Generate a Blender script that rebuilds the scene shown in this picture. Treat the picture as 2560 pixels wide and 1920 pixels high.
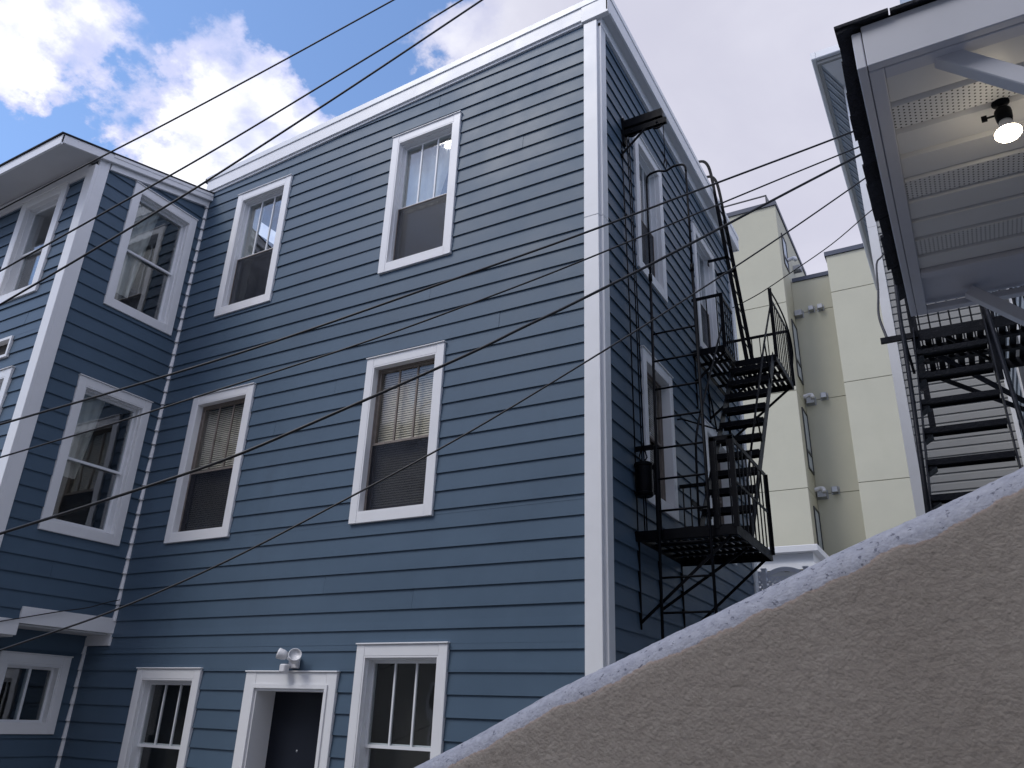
import bpy, bmesh, math, random
from mathutils import Vector, Matrix, noise
random.seed(7)
R = math.radians
for o in list(bpy.data.objects): bpy.data.objects.remove(o)
scene = bpy.context.scene
COL = scene.collection

# ------------------------------------------------------------------ camera
cam = bpy.data.cameras.new('camera'); cam_o = bpy.data.objects.new('camera', cam); COL.objects.link(cam_o)
cam.sensor_fit = 'HORIZONTAL'; cam.sensor_width = 36; cam.lens = 36 * 1969.53 / 2560
cam.clip_start = .05; cam.clip_end = 2000
yaw, pitch, roll = R(-30.469), R(23.115), R(2.134)
fw = Vector((math.sin(yaw)*math.cos(pitch), math.cos(yaw)*math.cos(pitch), math.sin(pitch)))
rt = Vector((math.cos(yaw), -math.sin(yaw), 0)); up = rt.cross(fw)
r2 = rt*math.cos(roll) + up*math.sin(roll); u2 = -rt*math.sin(roll) + up*math.cos(roll)
m = Matrix((r2, u2, -fw)).transposed().to_4x4(); m.translation = Vector((2.598, -6.0, 1.8))
cam_o.matrix_world = m
scene.camera = cam_o

# ------------------------------------------------------------------ world, sun, exposure
SUN_AZ, SUN_EL = R(215), R(52)      # compass-like: direction the light comes from, clockwise from +Y
world = bpy.data.worlds.new('World'); scene.world = world; world.use_nodes = True
wn, wl = world.node_tree.nodes, world.node_tree.links
wn.clear()
def W(t, **k):
    n = wn.new(t)
    for a, b in k.items(): setattr(n, a, b)
    return n
def wmath(op, a, b=None, c=None, clamp=False):
    n = W('ShaderNodeMath', operation=op, use_clamp=clamp)
    for i, v in enumerate((a, b, c)):
        if v is None: continue
        if hasattr(v, 'type'): wl.new(v, n.inputs[i])
        else: n.inputs[i].default_value = v
    return n.outputs[0]
def wramp(v, a, b):
    n = W('ShaderNodeMapRange', interpolation_type='SMOOTHSTEP')
    wl.new(v, n.inputs[0]); n.inputs[1].default_value = a; n.inputs[2].default_value = b
    return n.outputs[0]
geo = W('ShaderNodeTexCoord').outputs['Generated']
sky = W('ShaderNodeTexSky', sky_type='NISHITA', sun_disc=False)
sky.sun_elevation = SUN_EL; sky.sun_rotation = SUN_AZ; sky.air_density = 1.0; sky.dust_density = .35; sky.ozone_density = 2.0
sep = W('ShaderNodeSeparateXYZ'); wl.new(geo, sep.inputs[0])
zden = wmath('ADD', wmath('MAXIMUM', sep.outputs[2], 0.0), .28)
comb = W('ShaderNodeCombineXYZ')
wl.new(wmath('DIVIDE', sep.outputs[0], zden), comb.inputs[0]); wl.new(wmath('DIVIDE', sep.outputs[1], zden), comb.inputs[1])
def wnoise(scale, detail, rough, off):
    mp = W('ShaderNodeMapping'); wl.new(comb.outputs[0], mp.inputs[0]); mp.inputs[1].default_value = off
    n = W('ShaderNodeTexNoise'); wl.new(mp.outputs[0], n.inputs['Vector'])
    n.inputs['Scale'].default_value = scale; n.inputs['Detail'].default_value = detail; n.inputs['Roughness'].default_value = rough
    n.inputs['Distortion'].default_value = .25
    return n.outputs['Fac']
n1 = wnoise(4.2, 8, .58, (3.1, 1.7, 0)); n2 = wnoise(1.5, 5, .5, (8.4, 2.2, 0)); n3 = wnoise(11, 6, .6, (1.0, 5.0, 0))
wob = W('ShaderNodeTexNoise'); wl.new(comb.outputs[0], wob.inputs['Vector']); wob.inputs['Scale'].default_value = 5.0; wob.inputs['Detail'].default_value = 7; wob.inputs['Roughness'].default_value = .6
wv = W('ShaderNodeVectorMath', operation='SUBTRACT'); wl.new(wob.outputs['Color'], wv.inputs[0]); wv.inputs[1].default_value = (.5, .5, .5)
wv2 = W('ShaderNodeVectorMath', operation='SCALE'); wl.new(wv.outputs[0], wv2.inputs[0]); wv2.inputs['Scale'].default_value = .34
wv3 = W('ShaderNodeVectorMath', operation='ADD'); wl.new(geo, wv3.inputs[0]); wl.new(wv2.outputs[0], wv3.inputs[1])
wv4 = W('ShaderNodeVectorMath', operation='NORMALIZE'); wl.new(wv3.outputs[0], wv4.inputs[0]); geo_w = wv4.outputs[0]
def blob(c, r_in, r_out):
    v = W('ShaderNodeVectorMath', operation='DOT_PRODUCT'); wl.new(geo_w, v.inputs[0]); v.inputs[1].default_value = Vector(c).normalized()
    return wramp(v.outputs['Value'], math.cos(R(r_out)), math.cos(R(r_in)))
cov = wmath('MULTIPLY_ADD', n1, 2.3, -1.15)
cov = wmath('MULTIPLY_ADD', wmath('SUBTRACT', n2, .5), .9, cov)
for c, a, b, k in (((-.752, .275, .600), 2.0, 8.0, .62), ((-.665, .445, .60), 3, 12, .72), ((-.585, .505, .635), 1, 8, .34), ((-.676, .345, .651), 1, 7, .26),
                   ((-.553, .440, .707), 4, 13, -.85), ((-.722, .330, .608), 0, 5.0, -.95), ((-.757, .342, .557), 0, 5.0, -1.0), ((-.650, .49, .581), 0, 3.4, -.45), ((-.46, .510, .727), 1, 9, -.40),
                   ((-.441, .538, .718), 0, 3.4, .85), ((-.632, .468, .618), 2, 7, .75), ((-.60, .40, .69), 2, 8, -.70), ((-.49, .49, .72), 2, 7, -.5), ((-.10, .74, .66), 10, 33, 1.1), ((.7, .2, .65), 20, 75, .4), ((0, -.8, .6), 25, 85, .35)):
    cov = wmath('MULTIPLY_ADD', blob(c, a, b), k, cov)
mask = wramp(cov, -.10, .42)
over = blob((-.05, .75, .64), 8, 36)              # the flat grey bank beyond the houses
cmix = W('ShaderNodeMix', data_type='RGBA')
shade = wramp(wmath('MULTIPLY_ADD', wmath('SUBTRACT', n3, .5), 1.1, cov), .28, 1.0)
wl.new(shade, cmix.inputs['Factor'])
cmix.inputs['A'].default_value = (.62, .66, .93, 1); cmix.inputs['B'].default_value = (1.08, 1.09, 1.18, 1)
gmix = W('ShaderNodeMix', data_type='RGBA'); wl.new(over, gmix.inputs['Factor']); wl.new(cmix.outputs['Result'], gmix.inputs['A'])
grey = W('ShaderNodeMix', data_type='RGBA'); wl.new(wramp(wmath('ADD', wmath('MULTIPLY', n2, .6), wmath('MULTIPLY', n1, .4)), .38, .62), grey.inputs['Factor'])
grey.inputs['A'].default_value = (.60, .60, .72, 1); grey.inputs['B'].default_value = (.69, .69, .80, 1)
wl.new(grey.outputs['Result'], gmix.inputs['B'])
CL = 8.8                                        # clouds are given at display value, the sky node is ten times brighter
csc = W('ShaderNodeVectorMath', operation='SCALE'); wl.new(gmix.outputs['Result'], csc.inputs[0]); csc.inputs['Scale'].default_value = CL
fin = W('ShaderNodeMix', data_type='RGBA'); wl.new(mask, fin.inputs['Factor'])
ssc = W('ShaderNodeVectorMath', operation='MULTIPLY'); wl.new(sky.outputs[0], ssc.inputs[0]); ssc.inputs[1].default_value = (1.75, 1.85, 2.0)
wl.new(ssc.outputs[0], fin.inputs['A']); wl.new(csc.outputs[0], fin.inputs['B'])
bg = W('ShaderNodeBackground'); bg.inputs['Strength'].default_value = .09
wl.new(fin.outputs['Result'], bg.inputs['Color'])
wl.new(bg.outputs[0], W('ShaderNodeOutputWorld').inputs['Surface'])

sun = bpy.data.lights.new('sun', 'SUN'); sun.energy = 1.3; sun.angle = R(25); sun.color = (1, .97, .93)
sun_o = bpy.data.objects.new('sun', sun); COL.objects.link(sun_o)
sd = Vector((math.sin(SUN_AZ)*math.cos(SUN_EL), math.cos(SUN_AZ)*math.cos(SUN_EL), math.sin(SUN_EL)))
sun_o.rotation_euler = sd.to_track_quat('Z', 'Y').to_euler(); sun_o.location = sd*60

vs = scene.view_settings
vs.view_transform = 'Standard'; vs.look = 'None'; vs.gamma = 1; vs.use_curve_mapping = False; vs.exposure = .45
scene.cycles.max_bounces = 8; scene.cycles.transparent_max_bounces = 12

# ------------------------------------------------------------------ materials
def mat(name, col, rough=.5, var=.0, vscale=3.0, bump=0.0, bscale=60.0, metal=0.0, spec=.5, col2=None, stretch=None, objvar=0.0, dirt=None):
    ma = bpy.data.materials.new(name); ma.use_nodes = True
    n, l = ma.node_tree.nodes, ma.node_tree.links
    b = n['Principled BSDF']; b.inputs['Roughness'].default_value = rough; b.inputs['Metallic'].default_value = metal
    b.inputs['Specular IOR Level'].default_value = spec
    c4 = (*col, 1)
    tc = n.new('ShaderNodeTexCoord'); src = tc.outputs['Object']
    if stretch:
        mp = n.new('ShaderNodeMapping'); mp.inputs['Scale'].default_value = stretch; l.new(src, mp.inputs[0]); src = mp.outputs[0]
    out = None
    if var or col2:
        t = n.new('ShaderNodeTexNoise'); t.inputs['Scale'].default_value = vscale; t.inputs['Detail'].default_value = 6; t.inputs['Roughness'].default_value = .62
        l.new(src, t.inputs['Vector'])
        mx = n.new('ShaderNodeMix'); mx.data_type = 'RGBA'
        mr = n.new('ShaderNodeMapRange'); l.new(t.outputs['Fac'], mr.inputs[0]); mr.inputs[1].default_value = .3; mr.inputs[2].default_value = .7
        l.new(mr.outputs[0], mx.inputs['Factor'])
        if col2: mx.inputs['A'].default_value = c4; mx.inputs['B'].default_value = (*col2, 1)
        else:
            mx.inputs['A'].default_value = (*[v*(1-var) for v in col], 1); mx.inputs['B'].default_value = (*[min(1, v*(1+var)) for v in col], 1)
        out = mx.outputs['Result']
        rr = n.new('ShaderNodeMapRange'); l.new(t.outputs['Fac'], rr.inputs[0]); rr.inputs[1].default_value = .3; rr.inputs[2].default_value = .7
        rr.inputs[3].default_value = max(.02, rough-.07); rr.inputs[4].default_value = min(1, rough+.09); l.new(rr.outputs[0], b.inputs['Roughness'])
    if dirt:                                    # streaks and grime of their own shape
        t2 = n.new('ShaderNodeTexNoise'); t2.inputs['Scale'].default_value = dirt[1]; t2.inputs['Detail'].default_value = 8; t2.inputs['Roughness'].default_value = .7
        mp2 = n.new('ShaderNodeMapping'); mp2.inputs['Scale'].default_value = dirt[3] if len(dirt) > 3 else (1, 1, 1); l.new(tc.outputs['Object'], mp2.inputs[0]); l.new(mp2.outputs[0], t2.inputs['Vector'])
        mr2 = n.new('ShaderNodeMapRange'); l.new(t2.outputs['Fac'], mr2.inputs[0]); mr2.inputs[1].default_value = .56; mr2.inputs[2].default_value = .78; mr2.inputs[4].default_value = dirt[2]
        mx2 = n.new('ShaderNodeMix'); mx2.data_type = 'RGBA'; l.new(mr2.outputs[0], mx2.inputs['Factor'])
        if out is not None: l.new(out, mx2.inputs['A'])
        else: mx2.inputs['A'].default_value = c4
        mx2.inputs['B'].default_value = (*dirt[0], 1); out = mx2.outputs['Result']
    if objvar:
        oi = n.new('ShaderNodeObjectInfo'); hs = n.new('ShaderNodeHueSaturation')
        mr = n.new('ShaderNodeMapRange'); l.new(oi.outputs['Random'], mr.inputs[0]); mr.inputs[3].default_value = 1-objvar; mr.inputs[4].default_value = 1+objvar
        l.new(mr.outputs[0], hs.inputs['Value'])
        if out is not None: l.new(out, hs.inputs['Color'])
        else: hs.inputs['Color'].default_value = c4
        out = hs.outputs['Color']
    if out is not None: l.new(out, b.inputs['Base Color'])
    else: b.inputs['Base Color'].default_value = c4
    if bump:
        t = n.new('ShaderNodeTexNoise'); t.inputs['Scale'].default_value = bscale; t.inputs['Detail'].default_value = 4; l.new(src, t.inputs['Vector'])
        bp = n.new('ShaderNodeBump'); bp.inputs['Strength'].default_value = bump; bp.inputs['Distance'].default_value = .01
        l.new(t.outputs['Fac'], bp.inputs['Height']); l.new(bp.outputs[0], b.inputs['Normal'])
    return ma
M = {}
M['blue'] = mat('blue_paint', (.079, .122, .173), .44, var=.07, vscale=1.1, bump=.04, bscale=90, objvar=.04, spec=.20, dirt=((.067, .101, .142), 1.4, .7, (1, 1, .3)))
M['blue_back'] = mat('blue_backing', (.03, .04, .05), .8)
M['trim'] = mat('white_trim_paint', (.79, .79, .80), .40, var=.025, vscale=2.2, dirt=((.58, .57, .56), 2.4, .25))
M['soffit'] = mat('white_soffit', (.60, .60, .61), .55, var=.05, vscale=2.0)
M['vinyl'] = mat('white_vinyl', (.76, .77, .79), .32, var=.02)
M['oldwood'] = mat('weathered_sash_wood', (.20, .17, .15), .75, var=.35, vscale=14, stretch=(6, 6, 1), dirt=((.36, .33, .30), 9, .7))
M['screen'] = mat('insect_screen', (.014, .018, .030), .38, var=.2, vscale=5, spec=.3)
M['blind'] = mat('ivory_blind', (.74, .70, .62), .6, var=.06)
M['curtain'] = mat('pale_curtain', (.74, .67, .58), .9, var=.15, vscale=6)
M['room'] = mat('dark_room', (.05, .045, .04), .9)
M['iron'] = mat('black_gloss_paint', (.0035, .004, .006), .40, var=.3, vscale=10, bump=.2, bscale=120, spec=.09, dirt=((.020, .016, .013), 14, .4))
M['iron2'] = mat('worn_black_paint', (.008, .009, .013), .42, var=.3, vscale=12, bump=.3, bscale=100, spec=.12, dirt=((.07, .065, .075), 18, .5))
M['steel'] = mat('galvanised_steel', (.34, .35, .36), .45, var=.2, vscale=9, metal=.6)
M['cable'] = mat('black_cable', (.009, .009, .012), .5, var=.2, vscale=4)
M['navy'] = mat('navy_door_paint', (.008, .011, .020), .55, var=.1, spec=.25)
M['yellow'] = mat('pale_yellow_stucco', (.47, .457, .36), .85, var=.05, vscale=.7, bump=.15, bscale=30, dirt=((.42, .41, .31), .6, .45, (1, 1, .3)))
M['yellow_joint'] = mat('stucco_joint', (.20, .19, .14), .9)
M['band'] = mat('dark_blue_coping', (.045, .055, .085), .5, var=.15)
M['darkframe'] = mat('bronze_window_frame', (.02, .022, .028), .4)
M['whitesiding'] = mat('white_vinyl_siding', (.32, .32, .312), .5, var=.04, vscale=2, dirt=((.40, .40, .38), 2.5, .4))
M['greysoffit'] = mat('grey_soffit_panel', (.46, .51, .57), .5, var=.08, vscale=2)
M['shingle'] = mat('black_shingle', (.018, .019, .026), .95, var=.4, vscale=40, bump=.6, bscale=160, objvar=.35)
M['flatroof'] = mat('roof_membrane', (.08, .08, .085), .9, var=.2)
M['asphalt'] = mat('concrete_paving', (.19, .185, .18), .95, var=.25, vscale=.8, bump=.4, bscale=80)
M['beige'] = mat('beige_siding', (.40, .38, .34), .7, var=.06)
M['greywall'] = mat('grey_clapboard', (.30, .30, .31), .7, var=.06)
M['plastic'] = mat('white_plastic', (.72, .72, .74), .35, var=.04, vscale=8)
M['canopy'] = mat('canopy_white', (.60, .61, .67), .5, var=.04, vscale=3, dirt=((.40, .40, .42), 5, .3))
M['lightblueside'] = mat('pale_blue_siding', (.34, .40, .47), .5, var=.06)
M['lattice'] = mat('lattice_paint', (.72, .73, .80), .6, var=.05)

def glass(name, tint, ior, rough=.015, wav=.02):
    ma = bpy.data.materials.new(name); ma.use_nodes = True; n, l = ma.node_tree.nodes, ma.node_tree.links
    n.clear(); o = n.new('ShaderNodeOutputMaterial'); mx = n.new('ShaderNodeMixShader'); tr = n.new('ShaderNodeBsdfTransparent'); gl = n.new('ShaderNodeBsdfGlossy')
    lw = n.new('ShaderNodeLayerWeight'); lw.inputs[0].default_value = .5
    pw = n.new('ShaderNodeMath'); pw.operation = 'POWER'; l.new(lw.outputs['Facing'], pw.inputs[0]); pw.inputs[1].default_value = 4.0
    fr = n.new('ShaderNodeMapRange'); l.new(pw.outputs[0], fr.inputs[0]); fr.inputs[3].default_value = ior; fr.inputs[4].default_value = .9
    tr.inputs[0].default_value = (*tint, 1); gl.inputs['Roughness'].default_value = rough
    t = n.new('ShaderNodeTexNoise'); t.inputs['Scale'].default_value = 2.2; tc = n.new('ShaderNodeTexCoord'); l.new(tc.outputs['Object'], t.inputs[0])
    bp = n.new('ShaderNodeBump'); bp.inputs['Strength'].default_value = wav; bp.inputs['Distance'].default_value = .1; l.new(t.outputs['Fac'], bp.inputs['Height'])
    l.new(bp.outputs[0], gl.inputs['Normal'])
    l.new(fr.outputs[0], mx.inputs[0]); l.new(tr.outputs[0], mx.inputs[1]); l.new(gl.outputs[0], mx.inputs[2]); l.new(mx.outputs[0], o.inputs[0])
    return ma
M['glass'] = glass('window_glass', (.86, .90, .92), .17)
M['glass_dim'] = glass('clear_glass', (.92, .94, .94), .045)
M['glass_low'] = glass('screened_glass', (.5, .52, .55), .05, .08)
M['glass_old'] = glass('old_glass', (.92, .92, .90), .05, .02, .05)

sm = M['screen']; sn_, sl_ = sm.node_tree.nodes, sm.node_tree.links      # insect screen: the weave lets half the view through
tb = sn_.new('ShaderNodeBsdfTransparent'); mxs = sn_.new('ShaderNodeMixShader'); mxs.inputs[0].default_value = .55
sl_.new(sn_['Principled BSDF'].outputs[0], mxs.inputs[1]); sl_.new(tb.outputs[0], mxs.inputs[2]); sl_.new(mxs.outputs[0], sn_['Material Output'].inputs[0])
def soffit_mat():                                # vented panel: rows of punched holes
    ma = mat('vented_soffit', (.72, .72, .72), .4, var=.04, vscale=3)
    n, l = ma.node_tree.nodes, ma.node_tree.links; b = n['Principled BSDF']
    tc = n.new('ShaderNodeTexCoord'); sp = n.new('ShaderNodeSeparateXYZ'); l.new(tc.outputs['Object'], sp.inputs[0])
    def mth(op, a, c=None):
        q = n.new('ShaderNodeMath'); q.operation = op
        for i, v in enumerate((a, c)):
            if v is None: continue
            if hasattr(v, 'type'): l.new(v, q.inputs[i])
            else: q.inputs[i].default_value = v
        return q.outputs[0]
    PIT = .0108
    xs = mth('DIVIDE', sp.outputs[0], PIT); row = mth('FLOOR', xs)
    ys = mth('ADD', mth('DIVIDE', sp.outputs[1], PIT), mth('MULTIPLY', mth('MODULO', row, 2), .5))
    fx = mth('SUBTRACT', mth('FRACT', xs), .5); fy = mth('SUBTRACT', mth('FRACT', ys), .5)
    d = mth('SQRT', mth('ADD', mth('MULTIPLY', fx, fx), mth('MULTIPLY', fy, fy)))
    ge = n.new('ShaderNodeNewGeometry'); sn = n.new('ShaderNodeSeparateXYZ'); l.new(ge.outputs['True Normal'], sn.inputs[0])
    hole = mth('MULTIPLY', mth('LESS_THAN', d, .20), mth('GREATER_THAN', mth('ABSOLUTE', sn.outputs[2]), .98))
    old = b.inputs['Base Color'].links[0].from_socket
    mx = n.new('ShaderNodeMix'); mx.data_type = 'RGBA'; l.new(hole, mx.inputs['Factor']); l.new(old, mx.inputs['A']); mx.inputs['B'].default_value = (.012, .012, .012, 1)
    l.new(mx.outputs['Result'], b.inputs['Base Color'])
    return ma
M['vented'] = soffit_mat()
M['panel'] = mat('soffit_panel', (.72, .72, .72), .38, var=.04, vscale=3)

def stucco_mat():
    ma = bpy.data.materials.new('rough_stucco'); ma.use_nodes = True; n, l = ma.node_tree.nodes, ma.node_tree.links
    b = n['Principled BSDF']; b.inputs['Roughness'].default_value = .92; b.inputs['Specular IOR Level'].default_value = .25
    tc = n.new('ShaderNodeTexCoord'); at = n.new('ShaderNodeAttribute'); at.attribute_name = 'below_top'
    def nz(s, d, r=.6):
        t = n.new('ShaderNodeTexNoise'); t.inputs['Scale'].default_value = s; t.inputs['Detail'].default_value = d; t.inputs['Roughness'].default_value = r
        l.new(tc.outputs['Object'], t.inputs['Vector']); return t.outputs['Fac']
    def mr(v, a, c, d=0, e=1):
        q = n.new('ShaderNodeMapRange'); l.new(v, q.inputs[0])
        for i, x in enumerate((a, c, d, e)): q.inputs[i+1].default_value = x
        return q.outputs[0]
    def mx(f, a, c):
        q = n.new('ShaderNodeMix'); q.data_type = 'RGBA'; l.new(f, q.inputs['Factor'])
        for nm, v in (('A', a), ('B', c)):
            if hasattr(v, 'type'): l.new(v, q.inputs[nm])
            else: q.inputs[nm].default_value = (*v, 1)
        return q.outputs['Result']
    def ma_(op, a, c):
        q = n.new('ShaderNodeMath'); q.operation = op
        for i, v in enumerate((a, c)):
            if hasattr(v, 'type'): l.new(v, q.inputs[i])
            else: q.inputs[i].default_value = v
        return q.outputs[0]
    big = mr(nz(2.2, 5), .35, .68); fine = mr(nz(70, 4), .3, .7)
    face = mx(big, (.375, .330, .290), (.455, .408, .362)); face = mx(ma_('MULTIPLY', fine, .55), face, (.25, .218, .190))
    cap = mx(fine, (.33, .34, .40), (.46, .47, .53))
    pit = mr(nz(95, 3), .60, .68); cap = mx(ma_('MULTIPLY', pit, .8), cap, (.10, .105, .14))
    edge = ma_('ADD', at.outputs['Fac'], ma_('MULTIPLY', ma_('SUBTRACT', nz(9, 6, .65), .5), .045))
    c = mx(mr(edge, .0405, .0425), cap, mx(mr(edge, .041, .047), (.46, .36, .31), face))
    l.new(c, b.inputs['Base Color'])
    vo = n.new('ShaderNodeTexVoronoi'); vo.inputs['Scale'].default_value = 170; vo.inputs['Randomness'].default_value = 1; l.new(tc.outputs['Object'], vo.inputs['Vector'])
    h = ma_('ADD', ma_('MULTIPLY', nz(125, 8, .78), 1.5), ma_('MULTIPLY', vo.outputs['Distance'], -.45))
    bp = n.new('ShaderNodeBump'); bp.inputs['Strength'].default_value = .6; bp.inputs['Distance'].default_value = .005; l.new(h, bp.inputs['Height']); l.new(bp.outputs[0], b.inputs['Normal'])
    return ma
M['stucco'] = stucco_mat()
def emit(name, col, s):
    ma = bpy.data.materials.new(name); ma.use_nodes = True; b = ma.node_tree.nodes['Principled BSDF']
    b.inputs['Base Color'].default_value = (.9, .9, .88, 1); b.inputs['Emission Color'].default_value = (*col, 1); b.inputs['Emission Strength'].default_value = s
    return ma
M['bulb'] = emit('lit_bulb', (1, .86, .64), 26.0)

# ------------------------------------------------------------------ mesh helpers
class MB:
    def __init__(s, T=None): s.v = []; s.f = []; s.T = T or (lambda a, b, c: (a, b, c))
    def poly(s, pts, faces):
        k = len(s.v); s.v += [s.T(*p) for p in pts]; s.f += [tuple(k+i for i in f) for f in faces]; return s
    def box(s, a0, a1, b0, b1, c0, c1):
        p = [(a, b, c) for a in (a0, a1) for b in (b0, b1) for c in (c0, c1)]
        return s.poly(p, [(0, 1, 3, 2), (4, 6, 7, 5), (0, 4, 5, 1), (2, 3, 7, 6), (0, 2, 6, 4), (1, 5, 7, 3)])
    def prism(s, pts, b0, b1):                    # pts in (a,c), extruded along b
        n = len(pts); p = [(a, b0, c) for a, c in pts] + [(a, b1, c) for a, c in pts]
        return s.poly(p, [tuple(range(n)), tuple(range(2*n-1, n-1, -1))] + [(i, (i+1) % n, n+(i+1) % n, n+i) for i in range(n)])
    def beam(s, p, q, w, h, upv=(0, 0, 1)):
        p, q = Vector(s.T(*p)), Vector(s.T(*q)); d = (q-p).normalized(); u = Vector(upv)
        sd = d.cross(u)
        if sd.length < 1e-4: sd = d.cross(Vector((0, 1, 0)))
        sd.normalize(); u = sd.cross(d); k = len(s.v)
        for e in (p, q):
            for a, b in ((-1, -1), (1, -1), (1, 1), (-1, 1)): s.v.append(tuple(e + sd*(a*w/2) + u*(b*h/2)))
        s.f += [tuple(k+i for i in f) for f in ((0, 3, 2, 1), (4, 5, 6, 7), (0, 1, 5, 4), (1, 2, 6, 5), (2, 3, 7, 6), (3, 0, 4, 7))]
        return s
    def tube(s, pts, r, n=8, cap=True):
        P = [Vector(s.T(*p)) for p in pts]; k = len(s.v); prev = None
        for i, p in enumerate(P):
            d = (P[min(i+1, len(P)-1)] - P[max(i-1, 0)]).normalized()
            a = prev if prev is not None else d.orthogonal()
            a = (a - d*a.dot(d)).normalized(); prev = a; b = d.cross(a)
            rr = r[i] if isinstance(r, (list, tuple)) else r
            for j in range(n):
                t = 2*math.pi*j/n; s.v.append(tuple(p + (a*math.cos(t) + b*math.sin(t))*rr))
        for i in range(len(P)-1):
            for j in range(n):
                s.f.append((k+i*n+j, k+i*n+(j+1) % n, k+(i+1)*n+(j+1) % n, k+(i+1)*n+j))
        if cap: s.f.append(tuple(k+j for j in reversed(range(n)))); e = k+(len(P)-1)*n; s.f.append(tuple(e+j for j in range(n)))
        return s
    def mesh(s, name, ma, smooth=False, bevel=0):
        me = bpy.data.meshes.new(name); bm = bmesh.new()
        vs_ = [bm.verts.new(v) for v in s.v]
        for f in s.f:
            try: bm.faces.new([vs_[i] for i in f])
            except ValueError: pass
        bmesh.ops.recalc_face_normals(bm, faces=bm.faces)
        if bevel: bmesh.ops.bevel(bm, geom=[e for e in bm.edges if len(e.link_faces) == 2 and e.calc_face_angle(0) > .6], offset=bevel, segments=1, affect='EDGES', profile=.5)
        bm.to_mesh(me); bm.free(); me.materials.append(M[ma])
        if smooth:
            for p in me.polygons: p.use_smooth = True
        return me
    def obj(s, name, ma, parent=None, smooth=False, bevel=0): return place(name, s.mesh(name, ma, smooth, bevel), parent)
def place(name, me, parent=None, loc=(0, 0, 0), rot=None):
    o = bpy.data.objects.new(name, me); COL.objects.link(o); o.location = loc
    if rot: o.rotation_euler = rot
    if parent is not None:
        o.parent = parent
        b = parent.get('_base')
        if b is not None: o.matrix_parent_inverse = Matrix.Translation(-Vector(b))
    return o
def tag(o, label, cat, group=None, kind=None):
    o['label'] = label; o['category'] = cat
    if group: o['group'] = group
    if kind: o['kind'] = kind
    return o
ROOTS = []
def thing(name, base, label, cat, group=None):
    o = bpy.data.objects.new(name, None); COL.objects.link(o); o.location = base; o['_base'] = base; o.empty_display_size = .3
    ROOTS.append(o); return tag(o, label, cat, group)
def smoothcurve(pts, n=6):                        # Catmull-Rom through the points
    P = [Vector(p) for p in pts]; P = [P[0]*2-P[1]] + P + [P[-1]*2-P[-2]]; out = []
    for i in range(1, len(P)-2):
        for k in range(n):
            t = k/n; a, b, c, d = P[i-1:i+3]
            out.append(.5*((2*b) + (c-a)*t + (2*a-5*b+4*c-d)*t*t + (3*b-a-3*c+d)*t**3))
    out.append(P[-2]); return out
def lathe(prof, n=16, T=None):                    # prof: (radius, axis) pairs, axis along local z
    mb = MB(T); k = len(prof)
    pts = [(r*math.cos(2*math.pi*j/n), r*math.sin(2*math.pi*j/n), z) for r, z in prof for j in range(n)]
    fs = [(i*n+j, i*n+(j+1) % n, (i+1)*n+(j+1) % n, (i+1)*n+j) for i in range(k-1) for j in range(n)]
    fs += [tuple(reversed(range(n))), tuple((k-1)*n+j for j in range(n))]
    return mb.poly(pts, fs)

# ------------------------------------------------------------------ ground
g = MB().poly([(-400, -400, 0), (400, -400, 0), (400, 400, 0), (-400, 400, 0)], [(0, 1, 2, 3)]).obj('ground', 'asphalt')
g['kind'] = 'structure'; g['label'] = 'grey concrete paving of the alley'

# ------------------------------------------------------------------ blue house
house = thing('blue_house', (-3, 0, 0), 'three-storey slate blue clapboard house with white trim and projecting left wing', 'house')
E_ = .1806; Z0 = 2.346
TF = lambda u, d, z: (u, -d, z)                   # front face, y = 0
TS = lambda u, d, z: (d, u, z)                    # right side, x = 0
TW = lambda u, d, z: (-6.2+d, u, z)               # wing, face towards the right
TV = lambda u, d, z: (u, -1.65-d, z)              # wing, front face
TL = lambda u, d, z: (-6.63+d, u, z)              # recessed wall under the wing

def clip(poly, f):                                # keep f(u,z) <= 0
    out = []
    for i, p in enumerate(poly):
        q = poly[(i+1) % len(poly)]; a, b = f(*p), f(*q)
        if a <= 0: out.append(p)
        if a*b < 0: t = a/(a-b); out.append((p[0]+(q[0]-p[0])*t, p[1]+(q[1]-p[1])*t))
    return out
def backing(T, u0, u1, z0, z1, holes, top=None, name='wall'):
    us = sorted({u0, u1, *[h[0] for h in holes], *[h[1] for h in holes]}); zs = sorted({z0, z1, *[h[2] for h in holes], *[h[3] for h in holes]})
    mb = MB(T)
    for a, b in zip(us, us[1:]):
        for c, d in zip(zs, zs[1:]):
            if a < u0-1e-6 or b > u1+1e-6 or c < z0-1e-6 or d > z1+1e-6: continue
            mu, mz = (a+b)/2, (c+d)/2
            if any(h[0] < mu < h[1] and h[2] < mz < h[3] for h in holes): continue
            p = [(a, c), (b, c), (b, d), (a, d)]
            if top: p = clip(p, lambda u, z: z-top(u))
            if len(p) < 3: continue
            mb.poly([(u, -.004, z) for u, z in p], [tuple(range(len(p)))])
    return mb.obj(name, 'blue_back', house)
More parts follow.
